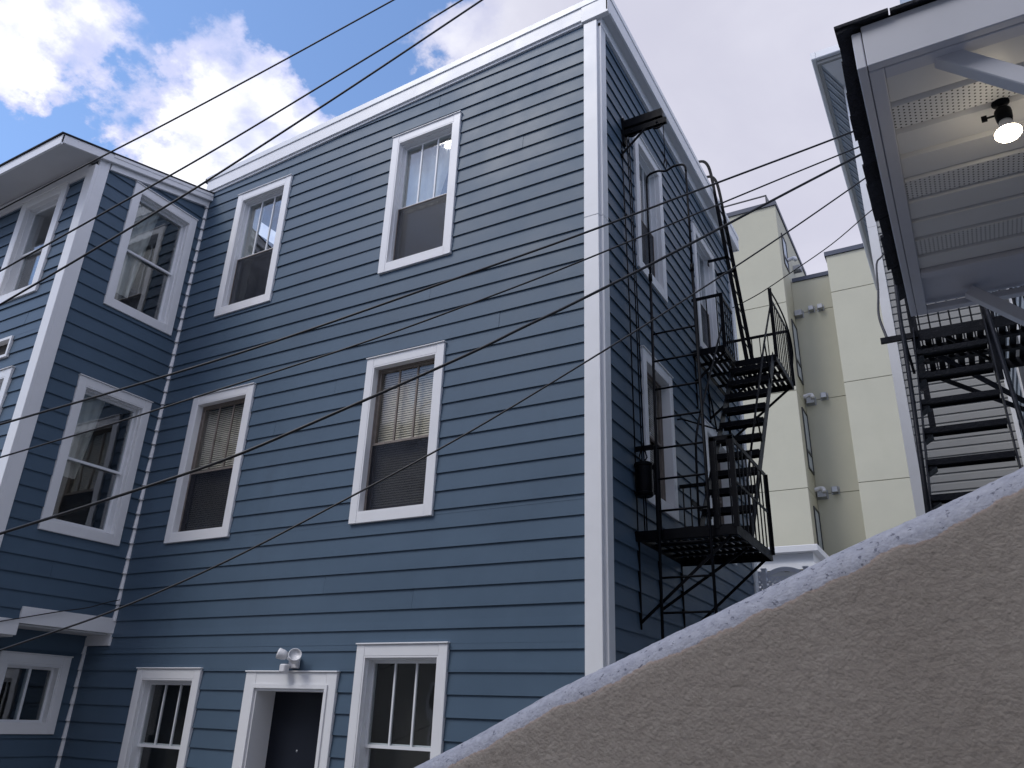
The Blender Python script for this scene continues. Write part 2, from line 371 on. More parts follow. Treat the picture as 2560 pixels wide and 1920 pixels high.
def claps(wall, T, u0, u1, z0, z1, cas, top=None, seams=()):
    k0, k1 = math.ceil((z0-Z0)/E_-1), math.floor((z1-Z0)/E_)
    for k in range(k0, k1+1):
        zb = Z0+k*E_; a, b = max(zb, z0), min(zb+E_+.018, z1)
        if b-a < .02: continue
        dz = lambda z: .019-.0155*(z-zb)/E_
        cuts = sorted({a, b, *[c for h in cas for c in (h[2], h[3]) if a < c < b]})
        bands = []
        for c, d in zip(cuts, cuts[1:]):
            mz = (c+d)/2; iv = [(u0, u1)]
            for h in cas:
                if h[2] < mz < h[3]:
                    nv = []
                    for s, e in iv:
                        if h[1] <= s or h[0] >= e: nv.append((s, e)); continue
                        if h[0] > s: nv.append((s, h[0]))
                        if h[1] < e: nv.append((h[1], e))
                    iv = nv
            bands.append((c, d, iv))
        full = any(iv == [(u0, u1)] for _, _, iv in bands)
        pieces = {}
        for c, d, iv in bands:
            for s, e in iv:
                segs = [(s, e)]
                for sk, su in seams:
                    if sk == k and s < su < e and len(bands) == 1: segs = [(s, su-.0015), (su+.0015, e)]
                for s2, e2 in segs: pieces.setdefault('row' if full and len(bands) > 1 else (round(s2, 3)), []).append((s2, e2, c, d))
        for key, lst in pieces.items():
            mb = MB(T)
            for s, e, c, d in lst:
                p = [(s, c), (e, c), (e, d), (s, d)]
                if top: p = clip(p, lambda u, z: z-top(u))
                if len(p) < 3: continue
                n = len(p)
                j = random.uniform(-.0012, .0012)
                mb.poly([(u, dz(z)+j, z) for u, z in p] + [(u, -.003, z+(.015 if z-zb < .004 else 0)) for u, z in p],
                        [tuple(range(n)), tuple(range(2*n-1, n-1, -1))] + [(i, (i+1) % n, n+(i+1) % n, n+i) for i in range(n)])
            if mb.f: mb.obj('clapboard', 'blue', wall)

def window(T, u0, u1, z0, z1, style='new', cs=.094, ct=.10, cb=.105, bars=2, mid=.53, rev=False, depth=.072, blind=None, curtain=False, label=None, casing=True, split='hung', glass_up='glass', scr=False, low='glass'):
    """double hung window; u grows to the viewer's right unless rev"""
    mb = MB(T); P = .040
    i0, i1, j0, j1 = u0+cs, u1-cs, z0+cb, z1-ct
    mb.box(u0, i0, -.01, P, z0, z1); mb.box(i1, u1, -.01, P, z0, z1)
    mb.box(i0, i1, -.01, P-.002, z0, j0); mb.box(i0, i1, -.01, P-.002, j1, z1)
    mb.box(u0-.008, u1+.008, -.01, P+.014, z1+.001, z1+.014)           # drip cap
    w = mb.obj('window', 'trim', house, bevel=.003)
    if label: w['label'] = label
    fm = 'vinyl' if style == 'new' else 'oldwood'
    t = .014; mb = MB(T)
    for b in ((i0, i0+t, j0, j1), (i1-t, i1, j0, j1), (i0+t, i1-t, j0, j0+t), (i0+t, i1-t, j1-t, j1)):
        mb.box(b[0], b[1], -depth-.09, P-.004, b[2], b[3])
    mb.obj('jamb', 'trim', w)
    mb = MB(T)                                                        # vinyl stop
    for b in ((i0+t, i0+t+.014, j0+t, j1-t), (i1-t-.014, i1-t, j0+t, j1-t), (i0+t+.014, i1-t-.014, j1-t-.016, j1-t)):
        mb.box(b[0], b[1], -depth-.08, -depth+(.055 if style == 'new' else .012), b[2], b[3])
    mb.obj('frame', fm, w)
    a0, a1, c0, c1 = i0+t+.014, i1-t-.014, j0+t, j1-t-.016
    s = .027
    if split == 'slider':
        um = (a0+a1)/2
        for k, (p, q, dd) in enumerate(((a0, um+.015, -depth), (um-.015, a1, -depth-.03))):
            mb = MB(T)
            for b in ((p, p+s, c0, c1), (q-s, q, c0, c1), (p+s, q-s, c0, c0+s), (p+s, q-s, c1-s, c1)): mb.box(b[0], b[1], dd-.028, dd, b[2], b[3])
            sa = mb.obj('sash', fm, w)
            MB(T).box(p+s, q-s, dd-.017, dd-.011, c0+s, c1-s).obj('pane', 'glass', w)
    else:
        zm = c0+(c1-c0)*(1-mid)
        for k, (p, q, dd) in enumerate(((zm-.02, c1, -depth), (c0, zm+.02, -depth-.032))):
            mb = MB(T); sb = s if k == 0 else .055
            for b in ((a0, a0+s, p, q), (a1-s, a1, p, q), (a0+s, a1-s, p, p+sb), (a0+s, a1-s, q-s, q)): mb.box(b[0], b[1], dd-.03, dd, b[2], b[3])
            mb.obj('sash', fm, w)
            lo = k == 1
            gm = (low if lo else glass_up) if style == 'new' else 'glass_old'
            if k == 0 and bars:
                step = (a1-a0-2*s)/(bars+1)
                for i in range(bars+1):
                    MB(T).box(a0+s+i*step+.004, a0+s+(i+1)*step-.004, dd-.018, dd-.012, p+s, q-s).obj('pane', gm, w)
                for i in range(1, bars+1):
                    MB(T).box(a0+s+i*step-.009, a0+s+i*step+.009, dd-.024, dd-.004, p+s, q-s).obj('muntin', fm, w)
            else: MB(T).box(a0+s, a1-s, dd-.018, dd-.012, p+sb, q-s).obj('pane', gm, w)
    if scr:
        zm = c0+(c1-c0)*(1-mid); MB(T).box(a0+.012, a1-.012, -depth+.006, -depth+.010, c0+.012, zm-.024).obj('screen', 'screen', w)
        mb = MB(T)
        for b in ((a0, a0+.012, c0, zm-.012), (a1-.012, a1, c0, zm-.012), (a0+.012, a1-.012, c0, c0+.012), (a0+.012, a1-.012, zm-.024, zm-.012)): mb.box(b[0], b[1], -depth+.004, -depth+.014, b[2], b[3])
        mb.obj('screen_frame', 'oldwood', w)
    if blind:
        mb = MB(T); z = c1-.02; zb = c0+(c1-c0)*blind[0]
        while z > zb:
            mb.poly([(a0+.01, -depth-.077, z), (a1-.01, -depth-.077, z), (a1-.01, -depth-.068, z-.0225), (a0+.01, -depth-.068, z-.0225)], [(0, 1, 2, 3)]); z -= .026
        b = mb.obj('blind', 'blind', w); b['kind'] = 'stuff'
    if curtain:
        for side in curtain:
            mb = MB(T); n = 26; cw = (a1-a0)*side[1]; ua = a0 if side[0] == 0 else a1-cw
            zt, zl = c1, c0+(c1-c0)*side[2]
            pts = []
            for i in range(n+1):
                f = i/n; dd = -depth-.078+.010*math.sin(f*math.pi*7+1.3)
                uu = ua+cw*f; pin = 1-.35*(1-f if side[0] == 1 else f)
                pts += [(uu, dd, zt), (a0+(uu-a0)*(pin if side[0] == 0 else 1) if side[0] == 0 else uu, dd*1.02, zl)]
            mb.poly(pts, [(2*i, 2*i+2, 2*i+3, 2*i+1) for i in range(n)])
            mb.obj('curtain', 'curtain', w, smooth=True)
    return w

# openings: casing rectangles
WF = dict(a=(-5.50, -4.487, 6.545, 8.475), b=(-2.757, -1.756, 6.465, 8.42), c=(-5.560, -4.494, 3.565, 5.405), d=(-2.757, -1.737, 3.556, 5.376), e=(-5.556, -4.535, .45, 2.183), f=(-2.474, -1.459, .45, 2.398))
DOOR = (-3.862, -2.676, -.05, 2.155)
WS = dict(a=(.965, 1.880, 6.36, 8.225), b=(3.16, 4.15, 6.36, 8.29), c=(.99, 1.90, 3.77, 5.40), d=(3.09, 4.15, 3.70, 5.31))
WW = dict(a=(-1.125, -.132, 6.372, 8.205), b=(-1.172, -.184, 3.548, 5.384))
WV = dict(a=(-7.72, -6.70, 6.40, 8.00), b=(-7.70, -6.668, 3.55, 5.37))
VENT = (-7.60, -6.90, 5.56, 5.835)
WL = (-.98, -.165, 1.483, 2.291)
def hole(r, c=.06): return (r[0]+c, r[1]-c, r[2]+c, r[3]-c)
ftop = lambda u: 9.20+.0475*u                      # roof line over the front, falling to the left
wt = lambda u: 8.30+.254*(u+1.53)                  # roof line over the wing's side
w_front = backing(TF, -6.63, 0, 0, 9.15, [hole(r) for r in WF.values()] + [hole(DOOR)], ftop)
w_side = backing(TS, 0, 5.2, 0, 9.05, [hole(r) for r in WS.values()])
w_wing = backing(TW, -1.65, 0, 2.57, 8.6, [hole(r) for r in WW.values()], wt)
w_wfront = backing(TV, -9.6, -6.2, 0, 8.2, [hole(r) for r in WV.values()] + [hole(VENT, .02)])
w_low = backing(TL, -1.65, 0, 0, 2.6, [hole(WL)])
MB().box(-9.6, 0, 5.17, 5.2, 0, 9.0).box(-9.62, -9.6, -1.65, 5.2, 0, 8.9).box(-9.6, -.01, -.0, 5.17, -.03, .0).obj('rear_wall', 'blue_back', house)
claps(w_front, TF, -6.185, -.152, 2.60, 9.05, [WF[k] for k in 'abcd'], lambda u: 9.14+.0475*u, seams=((31, -3.4), (20, -2.0), (13, -4.05), (26, -2.2), (23, -3.9), (3, -3.0), (34, -4.6), (29, -.9), (17, -1.1), (9, -3.5), (5, -4.4), (2, -1.9), (21, -5.2), (15, -3.2), (35, -2.1)))
claps(w_front, TF, -6.60, -.152, .5, 2.60, [WF['e'], WF['f'], DOOR, (-6.7, -6.19, 2.43, 3)])
claps(w_side, TS, .13, 5.06, 1.9, 8.96, list(WS.values()))
claps(w_wing, TW, -1.51, -.025, 2.60, 8.6, list(WW.values()), lambda u: 8.205+.254*(u+1.53), seams=((4, -.9),))
claps(w_wfront, TV, -9.0, -6.33, 4.2, 8.05, list(WV.values()) + [VENT], seams=((20, -6.75),))
claps(w_low, TL, -1.6, -.03, .5, 2.60, [WL])

# trim
for za, zb in ((0, 6.408), (6.411, 9.0)):
    MB(TF).box(-.152, .006, -.005, .042, za, zb).obj('corner_board', 'trim', house, bevel=.004)
    MB(TS).box(-.0, .128, -.005, .040, za, zb-.02*(zb > 8)).obj('corner_board', 'trim', house, bevel=.004)
MB(TS).box(5.06, 5.22, -.005, .040, 0, 9.0).obj('corner_board', 'trim', house, bevel=.004)
MB(TV).box(-6.33, -6.158, -.005, .042, 2.44, 8.1).obj('corner_board', 'trim', house, bevel=.004)
MB(TW).box(-1.65, -1.512, -.005, .042, 2.44, 8.28).obj('corner_board', 'trim', house, bevel=.004)
for u, z0, z1 in ((-6.2, 2.57, 8.72), (-6.63, 0, 2.45)):        # caulked strip in the two inner corners, following the laps
    mb = MB(); k = 0; pts = []
    zz = z0
    prev = None
    seq = []
    while zz < z1:
        ph = ((zz-Z0)/E_) % 1; dd = .030-.025*ph
        seq.append((zz, dd)); zz += E_*(1-ph) if ph < .98 else E_*.02
        seq.append((min(zz, z1)-.002, .008))
    for (za, da), (zb, db) in zip(seq, seq[1:]):
        w_ = .022; base = (u, -.0)
        A = [(u-.004, .004, za), (u+w_+da, .004, za), (u+w_+da, -da-.006, za), (u+da+.006, -w_-da, za), (u-.004, -w_-da, za)]
        B = [(u-.004, .004, zb), (u+w_+db, .004, zb), (u+w_+db, -db-.006, zb), (u+db+.006, -w_-db, zb), (u-.004, -w_-db, zb)]
        mb.poly(A+B, [(i, (i+1) % 5, 5+(i+1) % 5, 5+i) for i in range(5)])
    mb.obj('inner_corner_trim', 'trim', house)
# front eave: sloped fascia with drip edge
def fz(x): return 9.066+.0475*x
def slopebox(name, ma, x0, x1, d0, d1, h0, h1, parent=house):
    pts = [(x0, fz(x0)+h0), (x1, fz(x1)+h0), (x1, fz(x1)+h1), (x0, fz(x0)+h1)]
    return MB(TF).prism(pts, d0, d1).obj(name, ma, parent, bevel=.003)
slopebox('fascia', 'trim', -6.235, -.17, .0, .056, 0, .185)
slopebox('drip_edge', 'vinyl', -6.26, .10, .0, .070, .188, .275)
MB(TF).prism([(-.172, 9.02), (.150, 9.035), (.150, 9.27), (-.172, 9.245)], 0, .062).obj('fascia', 'trim', house, bevel=.003)
slopebox('frieze_board', 'trim', -6.2, -.15, .0, .032, -.035, .01)
# side eave
MB(TS).box(-.062, 5.40, .128, .152, 9.062, 9.27).obj('fascia', 'trim', house, bevel=.003)
MB(TS).box(-.070, 5.41, .10, .160, 9.273, 9.345).obj('drip_edge', 'vinyl', house)
MB(TS).box(-.0, 5.36, .0, .130, 9.066, 9.09).obj('soffit', 'soffit', house)
MB(TS).box(.0, 5.22, .0, .045, 8.93, 9.064).obj('frieze_board', 'trim', house)
MB(TS).box(5.376, 5.40, -.3, .128, 9.064, 9.27).obj('fascia', 'trim', house)
MB().poly([(-6.3, -.06, fz(-6.3)+.27), (.12, -.06, fz(.12)+.27), (.12, 5.39, fz(.12)+.262), (-6.3, 5.39, fz(-6.3)+.262),
           (-6.3, -.06, fz(-6.3)+.2), (.12, -.06, fz(.12)+.2), (.12, 5.39, fz(.12)+.2), (-6.3, 5.39, fz(-6.3)+.2)],
          [(0, 1, 2, 3), (7, 6, 5, 4), (0, 4, 5, 1), (1, 5, 6, 2), (2, 6, 7, 3), (3, 7, 4, 0)]).obj('roof', 'flatroof', house)
MB().box(-9.62, -6.26, .03, 5.2, 8.66, 8.70).obj('roof', 'flatroof', house)
# wing eave: shed roof dropping towards the street
def wz(y): return 8.219+.254*(y+1.53)
def rake(name, ma, x0, x1, y0, y1, h0, h1, bev=.003):
    T = lambda a, b, c: (b, a, c)
    return MB(T).prism([(y0, wz(y0)+h0), (y1, wz(y1)+h0), (y1, wz(y1)+h1), (y0, wz(y0)+h1)], x0, x1).obj(name, ma, house, bevel=bev)
rake('fascia', 'trim', -6.125, -6.098, -2.185, .0, 0, .118)
rake('drip_edge', 'trim', -6.127, -6.090, -1.53, .0, .072, .117)
rake('roof', 'shingle', -9.7, -6.083, -2.21, .03, .1195, .137, 0)
rake('frieze_board', 'trim', -6.2, -6.150, -1.50, .0, -.09, .0)
rake('soffit', 'soffit', -9.65, -6.126, -2.16, .0, .001, .02, 0)
MB().box(-9.65, -6.098, -2.19, -2.162, wz(-2.18)-.028, wz(-2.18)+.115).obj('fascia', 'trim', house, bevel=.003)
MB(TV).box(-9.0, -6.331, -.003, .034, 7.98, 8.17).obj('frieze_board', 'trim', house)
# skirt under the wing
MB(TW).box(-1.112, -.002, -.01, .040, 2.565, 2.735).obj('skirt_board', 'trim', house, bevel=.003)
MB(TW).box(-1.65, -1.113, -.01, .046, 2.440, 2.598).obj('skirt_board', 'trim', house, bevel=.003)
MB().box(-6.63, -6.212, -1.11, -.03, 2.545, 2.562).box(-6.63, -6.212, -1.65, -1.112, 2.425, 2.44).obj('soffit', 'soffit', house)
MB(TF).box(-6.66, -6.165, -.003, .034, 2.435, 2.564).obj('skirt_board', 'trim', house)
# windows
window(TF, *WF['a'], label='upper left front window reflecting deep blue sky', scr=True, curtain=((0, .30, .0),))
window(TF, *WF['b'], scr=True, curtain=((0, 1.0, .45),), label='upper right front window with three panes reflecting cloud, paled by an added curtain')  # full-width curtain added to brighten the panes like reflected cloud
window(TF, *WF['c'], style='old', cs=.10, depth=.055, scr=True, blind=(.0,), label='middle left front window with weathered wooden sashes and blind')
window(TF, *WF['d'], style='old', cs=.095, depth=.055, scr=True, blind=(.0,), label='middle right front window with weathered wooden sashes and half-drawn blind')
window(TF, *WF['e'], depth=.06, mid=.42, glass_up='glass_dim', low='glass_dim', label='ground floor window left of the door')
window(TF, *WF['f'], depth=.06, mid=.42, glass_up='glass_dim', low='glass_dim', label='ground floor window right of the door')
window(TS, *WS['a'], cs=.10, scr=True)
window(TS, *WS['b'], cs=.10, scr=True)
window(TS, *WS['c'], style='old', cs=.09, bars=0, mid=.5, blind=(.3,))
window(TS, *WS['d'], style='old', cs=.09, bars=0, mid=.5, blind=(.0,))
window(TW, *WW['a'], bars=0, curtain=((0, .55, .12),), mid=.50, depth=.07)
window(TW, *WW['b'], bars=0, curtain=((0, .5, .35),), mid=.52, depth=.07)
window(TV, *WV['a'], bars=0, mid=.5, cs=.12)
window(TV, *WV['b'], bars=0, mid=.5, cs=.10)
window(TL, *WL, split='slider', cs=.09, cb=.10, ct=.09, depth=.03)
v = MB(TV)
for b in ((VENT[0], VENT[1], VENT[2], VENT[2]+.035), (VENT[0], VENT[1], VENT[3]-.035, VENT[3]), (VENT[0], VENT[0]+.035, VENT[2]+.035, VENT[3]-.035), (VENT[1]-.035, VENT[1], VENT[2]+.035, VENT[3]-.035)):
    v.box(b[0], b[1], -.05, .038, b[2], b[3])
v = v.obj('vent', 'trim', house); v['label'] = 'small dark vent opening in a white frame'
MB(TV).box(VENT[0]+.03, VENT[1]-.03, -.06, -.04, VENT[2]+.03, VENT[3]-.03).obj('grille', 'room', v)
# door
u0, u1, z0, z1 = DOOR; mb = MB(TF)
mb.box(u0, u0+.145, -.01, .04, 0, z1).box(u1-.125, u1, -.01, .04, 0, z1).box(u0+.145, u1-.125, -.01, .038, z1-.145, z1).box(u0-.008, u1+.008, -.01, .054, z1+.001, z1+.014)
dr = mb.obj('door', 'trim', house, bevel=.003); dr['label'] = 'deep-set navy front door in a white casing'
MB(TF).box(u0+.145, u0+.170, -.30, .030, 0, z1-.145).box(u1-.150, u1-.125, -.30, .030, 0, z1-.145).box(u0+.170, u1-.150, -.30, .030, z1-.170, z1-.145).obj('jamb', 'trim', dr)
MB(TF).box(u0+.110, u0+.146, .041, .052, 0, z1-.11).box(u1-.126, u1-.095, .041, .052, 0, z1-.11).box(u0+.146, u1-.126, .041, .052, z1-.146, z1-.11).obj('molding', 'trim', dr)
dp = MB(TF).box(u0+.170, u1-.150, -.27, -.225, .02, z1-.170)
dp.box(u0+.27, u1-.25, -.226, -.219, 1.25, 1.85).obj('door_panel', 'navy', dr)
lathe([(.0, .0), (.011, .0), (.011, .006), (.006, .010), (.0, .010)], 12, lambda a, b, c: (-3.30+a, .225-c-.001+.0, 1.46+b)).obj('peephole', 'steel', dr)
MB().box(-6.25, -.06, .35, .36, .02, 2.3).obj('partition', 'room', house)

# security light over the door
sl = thing('security_light', (-3.23, 0, 2.25), 'white twin-head motion security light mounted above the navy door', 'light')
MB(TF).box(-3.29, -3.16, .03, .065, 2.19, 2.31).obj('base_plate', 'plastic', sl, bevel=.008)
def head(c, ax, r, l):
    ax = Vector(ax).normalized(); q = ax.to_track_quat('Z', 'Y')
    T = lambda a, b, z: tuple(Vector(c)+q @ Vector((a, b, z)))
    return lathe([(r*.45, -l*.5), (r*.75, -l*.42), (r*.95, -l*.1), (r, l*.3), (r*1.02, l*.5), (r*.9, l*.48), (r*.85, l*.3)], 18, T)
head((-3.15, -.13, 2.285), (.55, -.55, .35), .062, .11).obj('lamp_head', 'plastic', sl, smooth=True)
head((-3.32, -.12, 2.31), (-.72, -.45, .25), .050, .09).obj('lamp_head', 'plastic', sl, smooth=True)
MB().tube([(-3.21, -.06, 2.25), (-3.18, -.10, 2.26), (-3.16, -.115, 2.275)], .014).tube([(-3.25, -.06, 2.26), (-3.30, -.10, 2.29)], .014).tube([(-3.27, -.06, 2.21), (-3.285, -.10, 2.195)], .013).obj('arm', 'plastic', sl, smooth=True)
MB(TF).box(-3.325, -3.245, .075, .145, 2.145, 2.225).obj('sensor', 'plastic', sl, bevel=.012)

# ------------------------------------------------------------------ black fire escape on the house side
fe = thing('fire_escape', (.46, 2.4, 3.3), 'black iron fire escape with two slatted balconies and a stair on the blue house side', 'fire escape')
def bars(parent, name, p, q, w, h, ma='iron'): return MB().beam(p, q, w, h).obj(name, ma, parent)
def slat_row(parent, x0, x1, y0, y1, z, pitch=.062, w=.038, ma='iron', cross=2):
    me = MB().box(-w/2, w/2, 0, y1-y0, -.006, .006).mesh('slat', ma)
    n = int((x1-x0)/pitch); o = (x1-x0-(n-1)*pitch)/2
    for i in range(n): place('slat', me, parent, (x0+o+i*pitch, y0, z))
    for i in range(cross):
        y = y0+(y1-y0)*(i+1)/(cross+1); MB().box(x0, x1, y-.025, y+.025, z-.032, z-.007).obj('cross_bar', ma, parent)
def frame_rect(parent, x0, x1, y0, y1, z, h=.075, t=.012, ma='iron'):
    MB().box(x0, x1, y0, y0+t, z-h, z+.01).box(x0, x1, y1-t, y1, z-h, z+.01).box(x1-t, x1, y0+t, y1-t, z-h, z+.01).box(x0, x0+t, y0+t, y1-t, z-h, z+.01).obj('platform_frame', ma, parent)
def guard(parent, p, q, h, n, ma='iron', z0=0, top=.042):
    p, q = Vector(p), Vector(q); MB().beam(p+Vector((0, 0, h)), q+Vector((0, 0, h)), .012, top).obj('rail', ma, parent)
    me = MB().box(-.006, .006, -.006, .006, 0, h).mesh('baluster', ma)
    for i in range(n): place('baluster', me, parent, tuple(p+(q-p)*((i+.5)/n)))
def post(parent, x, y, z0, z1, w=.038, ma='iron'): MB().box(x-w/2, x+w/2, y-.006, y+.006, z0, z1).box(x-w/2, x-w/2+.008, y+.006, y+w, z0, z1).obj('post', ma, parent)
ZL, ZU = 3.405, 6.155
# lower balcony
frame_rect(fe, .0, .93, .70, 2.02, ZL, .08); slat_row(fe, .012, .918, .712, 2.008, ZL, .066, .045, cross=4)
guard(fe, (.93, .72, ZL), (.93, 2.02, ZL), .79, 9); MB().beam((.93, .70, ZL+.40), (.93, 2.02, ZL+.40), .01, .025).obj('rail', 'iron', fe)
guard(fe, (.74, .70, ZL), (.95, .70, ZL), .79, 2); guard(fe, (.02, 2.02, ZL), (.34, 2.02, ZL), .77, 4)
guard(fe, (.36, 1.98, ZL), (.36, 1.30, ZL), .4, 0)
for x, y in ((.76, .70), (.93, .70), (.93, 2.02)): post(fe, x, y, ZL-.02, ZL+.80, .045)
for y in (.76, 1.96): MB().beam((.86, y, ZL-.08), (.0, y, ZL-.80), .010, .026).beam((.015, y, ZL-.84), (.015, y, ZL), .03, .012).obj('brace', 'iron', fe)
MB().beam((.86, 1.30, ZL-.08), (.0, 1.30, ZL-.62), .010, .026).beam((.015, 1.30, ZL-.66), (.015, 1.30, ZL), .03, .012).obj('brace', 'iron', fe)
MB().beam((0, .73, ZL-.05), (.55, .73, ZL-.01), .05, .06).obj('bracket', 'iron', fe)
# upper balcony with the stair opening
MB().box(.0, .42, 2.85, 2.862, ZU-.075, ZU+.01).box(.408, .42, 2.862, 3.40, ZU-.075, ZU+.01).box(.42, .92, 3.388, 3.40, ZU-.075, ZU+.01).box(.908, .92, 3.40, 4.45, ZU-.075, ZU+.01) \
    .box(.0, .908, 4.438, 4.45, ZU-.075, ZU+.01).box(0, .012, 2.862, 4.438, ZU-.075, ZU+.01).box(.408, .42, 3.40, 4.438, ZU-.07, ZU-.01).obj('platform_frame', 'iron', fe)
slat_row(fe, .012, .408, 2.862, 4.438, ZU, .066, .043, cross=3); slat_row(fe, .42, .908, 3.40, 4.438, ZU, .066, .043, cross=3)
guard(fe, (.04, 2.85, ZU), (.42, 2.85, ZU), .72, 3); guard(fe, (.42, 2.87, ZU), (.42, 3.36, ZU), .70, 5)
guard(fe, (.02, 4.45, ZU), (.92, 4.45, ZU), .82, 8); guard(fe, (.92, 3.42, ZU), (.92, 4.45, ZU), .82, 8)
MB().tube(smoothcurve([(.92, 3.42, ZU+.95), (.935, 3.75, ZU+.93), (.945, 4.15, ZU+.86), (.945, 4.42, ZU+.72), (.945, 4.50, ZU+.50), (.93, 4.48, ZU+.32)]), .011).obj('handrail', 'iron', fe, smooth=True)
for x, y, h in ((.42, 2.85, .74), (.92, 3.41, .97), (.92, 4.45, .84)): post(fe, x, y, ZU-.02, ZU+h, .045)
for y in (2.90, 4.40): MB().beam((.86 if y > 4 else .40, y, ZU-.07), (.0, y, ZU-.72 if y > 4 else ZU-.42), .012, .032).beam((.015, y, ZU-.76), (.015, y, ZU), .03, .012).obj('brace', 'iron', fe)
MB().beam((.86, 3.44, ZU-.07), (.0, 3.44, ZU-.72), .012, .032).beam((.015, 3.44, ZU-.76), (.015, 3.44, ZU), .03, .012).obj('brace', 'iron', fe)
# stair
SL = 1.353
def sy(z): return 1.64+(z-3.775)/SL
for x in (.385, .885): MB().beam((x, sy(ZL), ZL+.0), (x, sy(ZU)+.0, ZU-.0), .008, .11, (0, -SL, 1)).obj('stringer', 'iron2', fe)
tr = MB().box(-.245, .245, -.085, .085, -.007, .007).box(-.245, .245, -.092, -.085, -.045, .012).box(-.245, .245, .085, .090, -.03, .007).mesh('tread', 'iron')
NT = 10
for i in range(NT+1):
    z = ZL+.128+i*.242
    if z > ZU-.1: break
    place('tread', tr, fe, (.635, sy(z), z))
hr = [(.9, 3.60, 7.08), (.9, 2.80, 6.05), (.9, 2.02, 4.94), (.9, 1.60, 4.33)]
MB().tube(hr, .012).tube([(.9, 2.82, 6.10), (.895, 2.93, 5.88), (.89, 3.02, 5.62)], .009).tube([(.9, 1.95, 4.85), (.895, 2.10, 4.78), (.89, 2.2, 4.62)], .009).tube([(.9, 1.6, 4.33), (.9, 1.36, 3.98), (.9, 1.34, ZL)], .012).obj('handrail', 'iron', fe, smooth=True)
MB().tube(smoothcurve([(.4, 2.86, 6.43), (.4, 2.0, 5.28), (.4, 1.62, 4.77), (.4, 1.475, 4.53), (.4, 1.43, 4.35), (.4, 1.40, 3.9), (.4, 1.38, ZL)], 4), .012).tube([(.4, 2.0, 5.28), (.395, 2.15, 5.15), (.39, 2.32, 4.85)], .009).obj('handrail', 'iron', fe, smooth=True)
MB().tube([(0, 2.10, 4.98), (.06, 2.10, 4.98), (.39, 2.40, 4.90)], .010).obj('stay_bar', 'iron', fe)
# counterweight gear on the wall
MB().box(.0, .485, .615, .685, 7.965, 8.075).obj('pulley_cover', 'iron', fe, bevel=.004)
MB().box(.0, .52, .628, .634, 7.875, 7.945).box(.0, .52, .666, .672, 7.875, 7.945).box(.50, .522, .634, .666, 7.875, 7.945).box(.0, .04, .61, .69, 7.76, 8.11).obj('pulley_arm', 'iron', fe)
for x in (.13, .42):
    q = [(x+.066*math.cos(t*math.pi/10), .650, 7.905+.066*math.sin(t*math.pi/10)) for t in range(21)]
    MB().tube(q, .011, 6, cap=False).tube([(x, .62, 7.905), (x, .68, 7.905)], .012).tube([(x-.06, .65, 7.905), (x+.06, .65, 7.905)], .006, 5).tube([(x, .65, 7.845), (x, .65, 7.965)], .006, 5).obj('pulley_wheel', 'iron', fe, smooth=True)
MB().tube([(.30, .64, 7.90), (.02, .60, 7.60)], .013).box(.0, .03, .58, .62, 7.56, 7.64).obj('brace', 'iron', fe)
MB().box(.0, .02, .62, .69, 8.10, 8.16).obj('bracket', 'steel', fe)
for x, y in ((.045, .63), (.085, .70), (.10, .715)): MB().tube([(x-.035, y-.02, 7.88), (x, y, 5.6), (x+.008, y+.03, ZL+.0)], .007, 6).obj('guide_rod', 'iron', fe, smooth=True)
cw = lathe([(.0, .0), (.075, .0), (.086, .012), (.086, .03), (.079, .035), (.079, .285), (.086, .29), (.086, .315), (.07, .325), (.0, .325)], 22, lambda a, b, c: (.092+a, .75+b, 3.745+c)).obj('counterweight', 'iron', fe, smooth=False)
for s_ in (-1, 1): MB().box(.092+s_*.10-.012, .092+s_*.10+.012, .73, .77, 3.99, 4.03).tube([(.092+s_*.098, .75, 3.75), (.092+s_*.098, .75, 4.05)], .006, 6).obj('clamp', 'iron', cw)
MB().box(-.0, .20, .735, .765, 4.19, 4.235).obj('cross_bar', 'iron', fe)
MB().tube([(.07, .75, 4.19), (.05, .75, 4.12), (.092, .75, 4.07), (.13, .75, 4.12), (.11, .75, 4.19)], .007, 6).obj('shackle', 'iron', fe)
MB().box(.20, .25, .74, .752, ZL, 4.22).obj('post', 'iron', fe)

dl = thing('drop_ladder', (.485, .65, 2.5), 'tall black drop ladder hanging from the pulley arm beside the lower balcony', 'ladder')
for s_ in (-1, 1):
    x = .485+s_*.217
    MB().tube([(x, .65, 7.15), (x, .65, 5.9)], .011).tube([(x, .65, 5.98), (x+s_*.012, .65, 3.4), (x+s_*.02, .65, 2.05)], .014).tube([(x, .65, 6.02), (x, .65, 5.94)], .020).obj('side_rail', 'iron', dl, smooth=True)
ap = smoothcurve([(.268, .65, 7.15), (.275, .65, 7.22), (.31, .65, 7.255), (.40, .65, 7.265), (.485, .65, 7.235), (.57, .65, 7.265), (.66, .65, 7.255), (.695, .65, 7.22), (.702, .65, 7.15)], 3)
MB().tube(ap, .012).obj('top_bow', 'iron', dl, smooth=True)
rg = MB().tube([(-.217, 0, 0), (.217, 0, 0)], .010, 6).mesh('rung', 'iron', True)
for i in range(12): place('rung', rg, dl, (.485, .65, 5.335-i*.2945))
MB().tube([(.485, .65, 7.86), (.485, .65, 7.40)], .005, 6).tube([(.485, .65, 7.42), (.47, .65, 7.46), (.462, .65, 7.50)], .006, 6).tube([(.485, .65, 7.40), (.503, .65, 7.33), (.485, .65, 7.26), (.467, .65, 7.33), (.485, .65, 7.40)], .007, 6).obj('hanging_cable', 'iron', dl, smooth=True)

